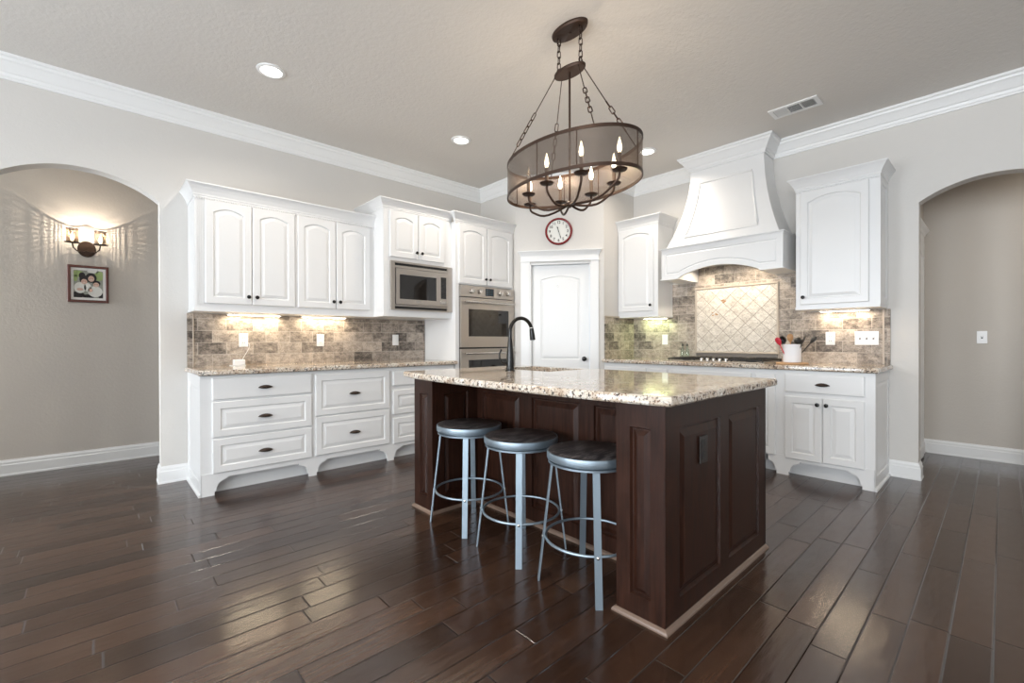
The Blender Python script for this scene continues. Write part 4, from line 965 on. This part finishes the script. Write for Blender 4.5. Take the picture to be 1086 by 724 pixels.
# ------------------------------------------------------------------ sconce and photo beyond the left arch
SX, SZ = -.062, 1.962
sc = thing('wall_sconce', 'bronze two-light wall sconce with mesh cylinder shades beyond the left arch', 'wall light', (SX, 5.65, SZ))
B().lathe([(0, .001), (.060, .001), (.063, .006), (.058, .014), (.02, .018), (0, .020)], (0, 0, 0), 'Y', 28, sy=1.15).make('backplate', 'rust_metal', sc)
for sx_ in (-1, 1):
    P = [(0, -.02, -.02), (sx_*.02, -.06, -.035), (sx_*.06, -.09, -.035), (sx_*.085, -.10, -.01), (sx_*.092, -.10, .03)]
    ar = B().tube(P, .0055, 8).make('arm', 'rust_metal', sc)
    B().lathe([(0, .028), (.012, .028), (.050, .034), (.052, .038), (.012, .040), (0, .040)], (sx_*.092, -.10, 0), seg=24).make('drip_cup', 'rust_metal', ar)
    vs, uvs = [], []
    for j, z in ((0, .040), (1, .155)):
        for i in range(25): a = 2*PI*i/24; vs.append((sx_*.092+.040*math.cos(a), -.10+.040*math.sin(a), z)); uvs.append((.040*a, j*.115))
    b = B(); b.add(vs, [(i, i+1, 26+i, 25+i) for i in range(24)], 0, True); b.make('mesh_shade', 'sconce_mesh', ar, uv=uvs, recalc=False)
    b = B()
    for z in (.040, .155): b.tube([(sx_*.092+.040*math.cos(2*PI*i/24), -.10+.040*math.sin(2*PI*i/24), z) for i in range(24)], .003, 6, closed=True)
    b.make('shade_ring', 'rust_metal', ar)
    B().lathe([(0, .04), (.008, .04), (.009, .055), (.016, .075), (.015, .095), (.006, .118), (0, .122)], (sx_*.092, -.10, 0), seg=14).make('bulb', 'bulb_glow', ar)
    point('sconce_lamp', (SX+sx_*.092, 5.55, SZ+.128), SCONCE_W, (1, .86, .70), .001)
PX0, PX1, PZ0, PZ1 = -.190, .085, 1.478, 1.812
ph = thing('framed_photograph', 'family photograph in a dark wood frame with white mat below the sconce', 'picture', ((PX0+PX1)/2, 5.65, (PZ0+PZ1)/2))
hw_, hh_ = (PX1-PX0)/2, (PZ1-PZ0)/2
b = B(); frame_mould(b, -hw_+.022, hw_-.022, -hh_+.022, hh_-.022, [(0, 0), (0, .014), (.004, .017), (.018, .017), (.022, .013), (.022, 0)], -.002); b.make('frame', 'wood_frame', ph)
B().box(-hw_+.004, hw_-.004, -.010, -.001, -hh_+.004, hh_-.004).make('mat_board', 'mat_board', ph)
b = B(); pw_, ph_ = hw_-.040, hh_-.044
def disc(cx, cz, rx, rz, y, mi, cut=True):
    k = 20; b.add([(max(-pw_, min(pw_, cx+rx*math.cos(2*PI*i/k))), y, max(-ph_, min(ph_, cz+rz*math.sin(2*PI*i/k)))) for i in range(k)], [list(range(k))], mi)
b.add([(-pw_, -.0104, -ph_), (pw_, -.0104, -ph_), (pw_, -.0104, ph_), (-pw_, -.0104, ph_)], [(0, 1, 2, 3)], 0)
disc(-.07, .09, .04, .03, -.0106, 3); disc(.072, .08, .03, .045, -.0106, 3); disc(-.085, .05, .014, .03, -.0106, 3); disc(.03, .115, .04, .012, -.0106, 4)
disc(-.075, -.10, .05, .028, -.0107, 1); disc(.0, -.11, .04, .018, -.0107, 1); disc(.085, -.10, .02, .03, -.0107, 1); disc(-.042, .075, .022, .03, -.0107, 1)
disc(.018, .058, .038, .044, -.0109, 1); disc(-.030, .042, .029, .038, -.0108, 1); disc(.055, .010, .026, .026, -.0109, 1)
disc(-.055, -.035, .040, .050, -.0110, 4); disc(.045, -.065, .050, .050, -.0110, 4); disc(-.005, -.03, .024, .04, -.0110, 4)
disc(.019, .050, .021, .027, -.0112, 2); disc(-.028, .022, .020, .023, -.0112, 2); disc(.052, -.002, .020, .021, -.0113, 2)
disc(-.055, -.050, .022, .012, -.0114, 2); disc(.016, -.055, .012, .016, -.0114, 2)
for cx_, cz_, r_ in ((.019, .050, .021), (-.028, .022, .020), (.052, -.002, .020)):
    for sg_ in (-1, 1): disc(cx_+sg_*r_*.38, cz_+r_*.15, r_*.15, r_*.10, -.0116, 1)
    disc(cx_, cz_-r_*.5, r_*.34, r_*.12, -.0116, 4)
b.make('photograph', ['print_grey', 'hair_black', 'skin', 'foliage_print', 'clock_face'], ph, recalc=False)
# ------------------------------------------------------------------ cased opening seen edge-on beyond the right arch
b = B(); b.box(5.02, 5.12, .522, .5395, 0, 2.05); b.box(5.84, 5.94, .522, .5395, 0, 2.05); b.box(5.0, 5.96, .522, .5395, 2.05, 2.13)
b.sweep([(5.0, .5395), (5.0, .520), (5.96, .520), (5.96, .5395)], [(-.01, 0), (.004, 0), (.012, .02), (.030, .045), (.034, .06), (-.01, .06)], z=2.128)
struct(b, 'trim_4', 'trim_white')
b = front(.72, 2.03, .03, .10, .04); struct(b, 'door_2', 'trim_white', loc=(5.12, .5395, .01))
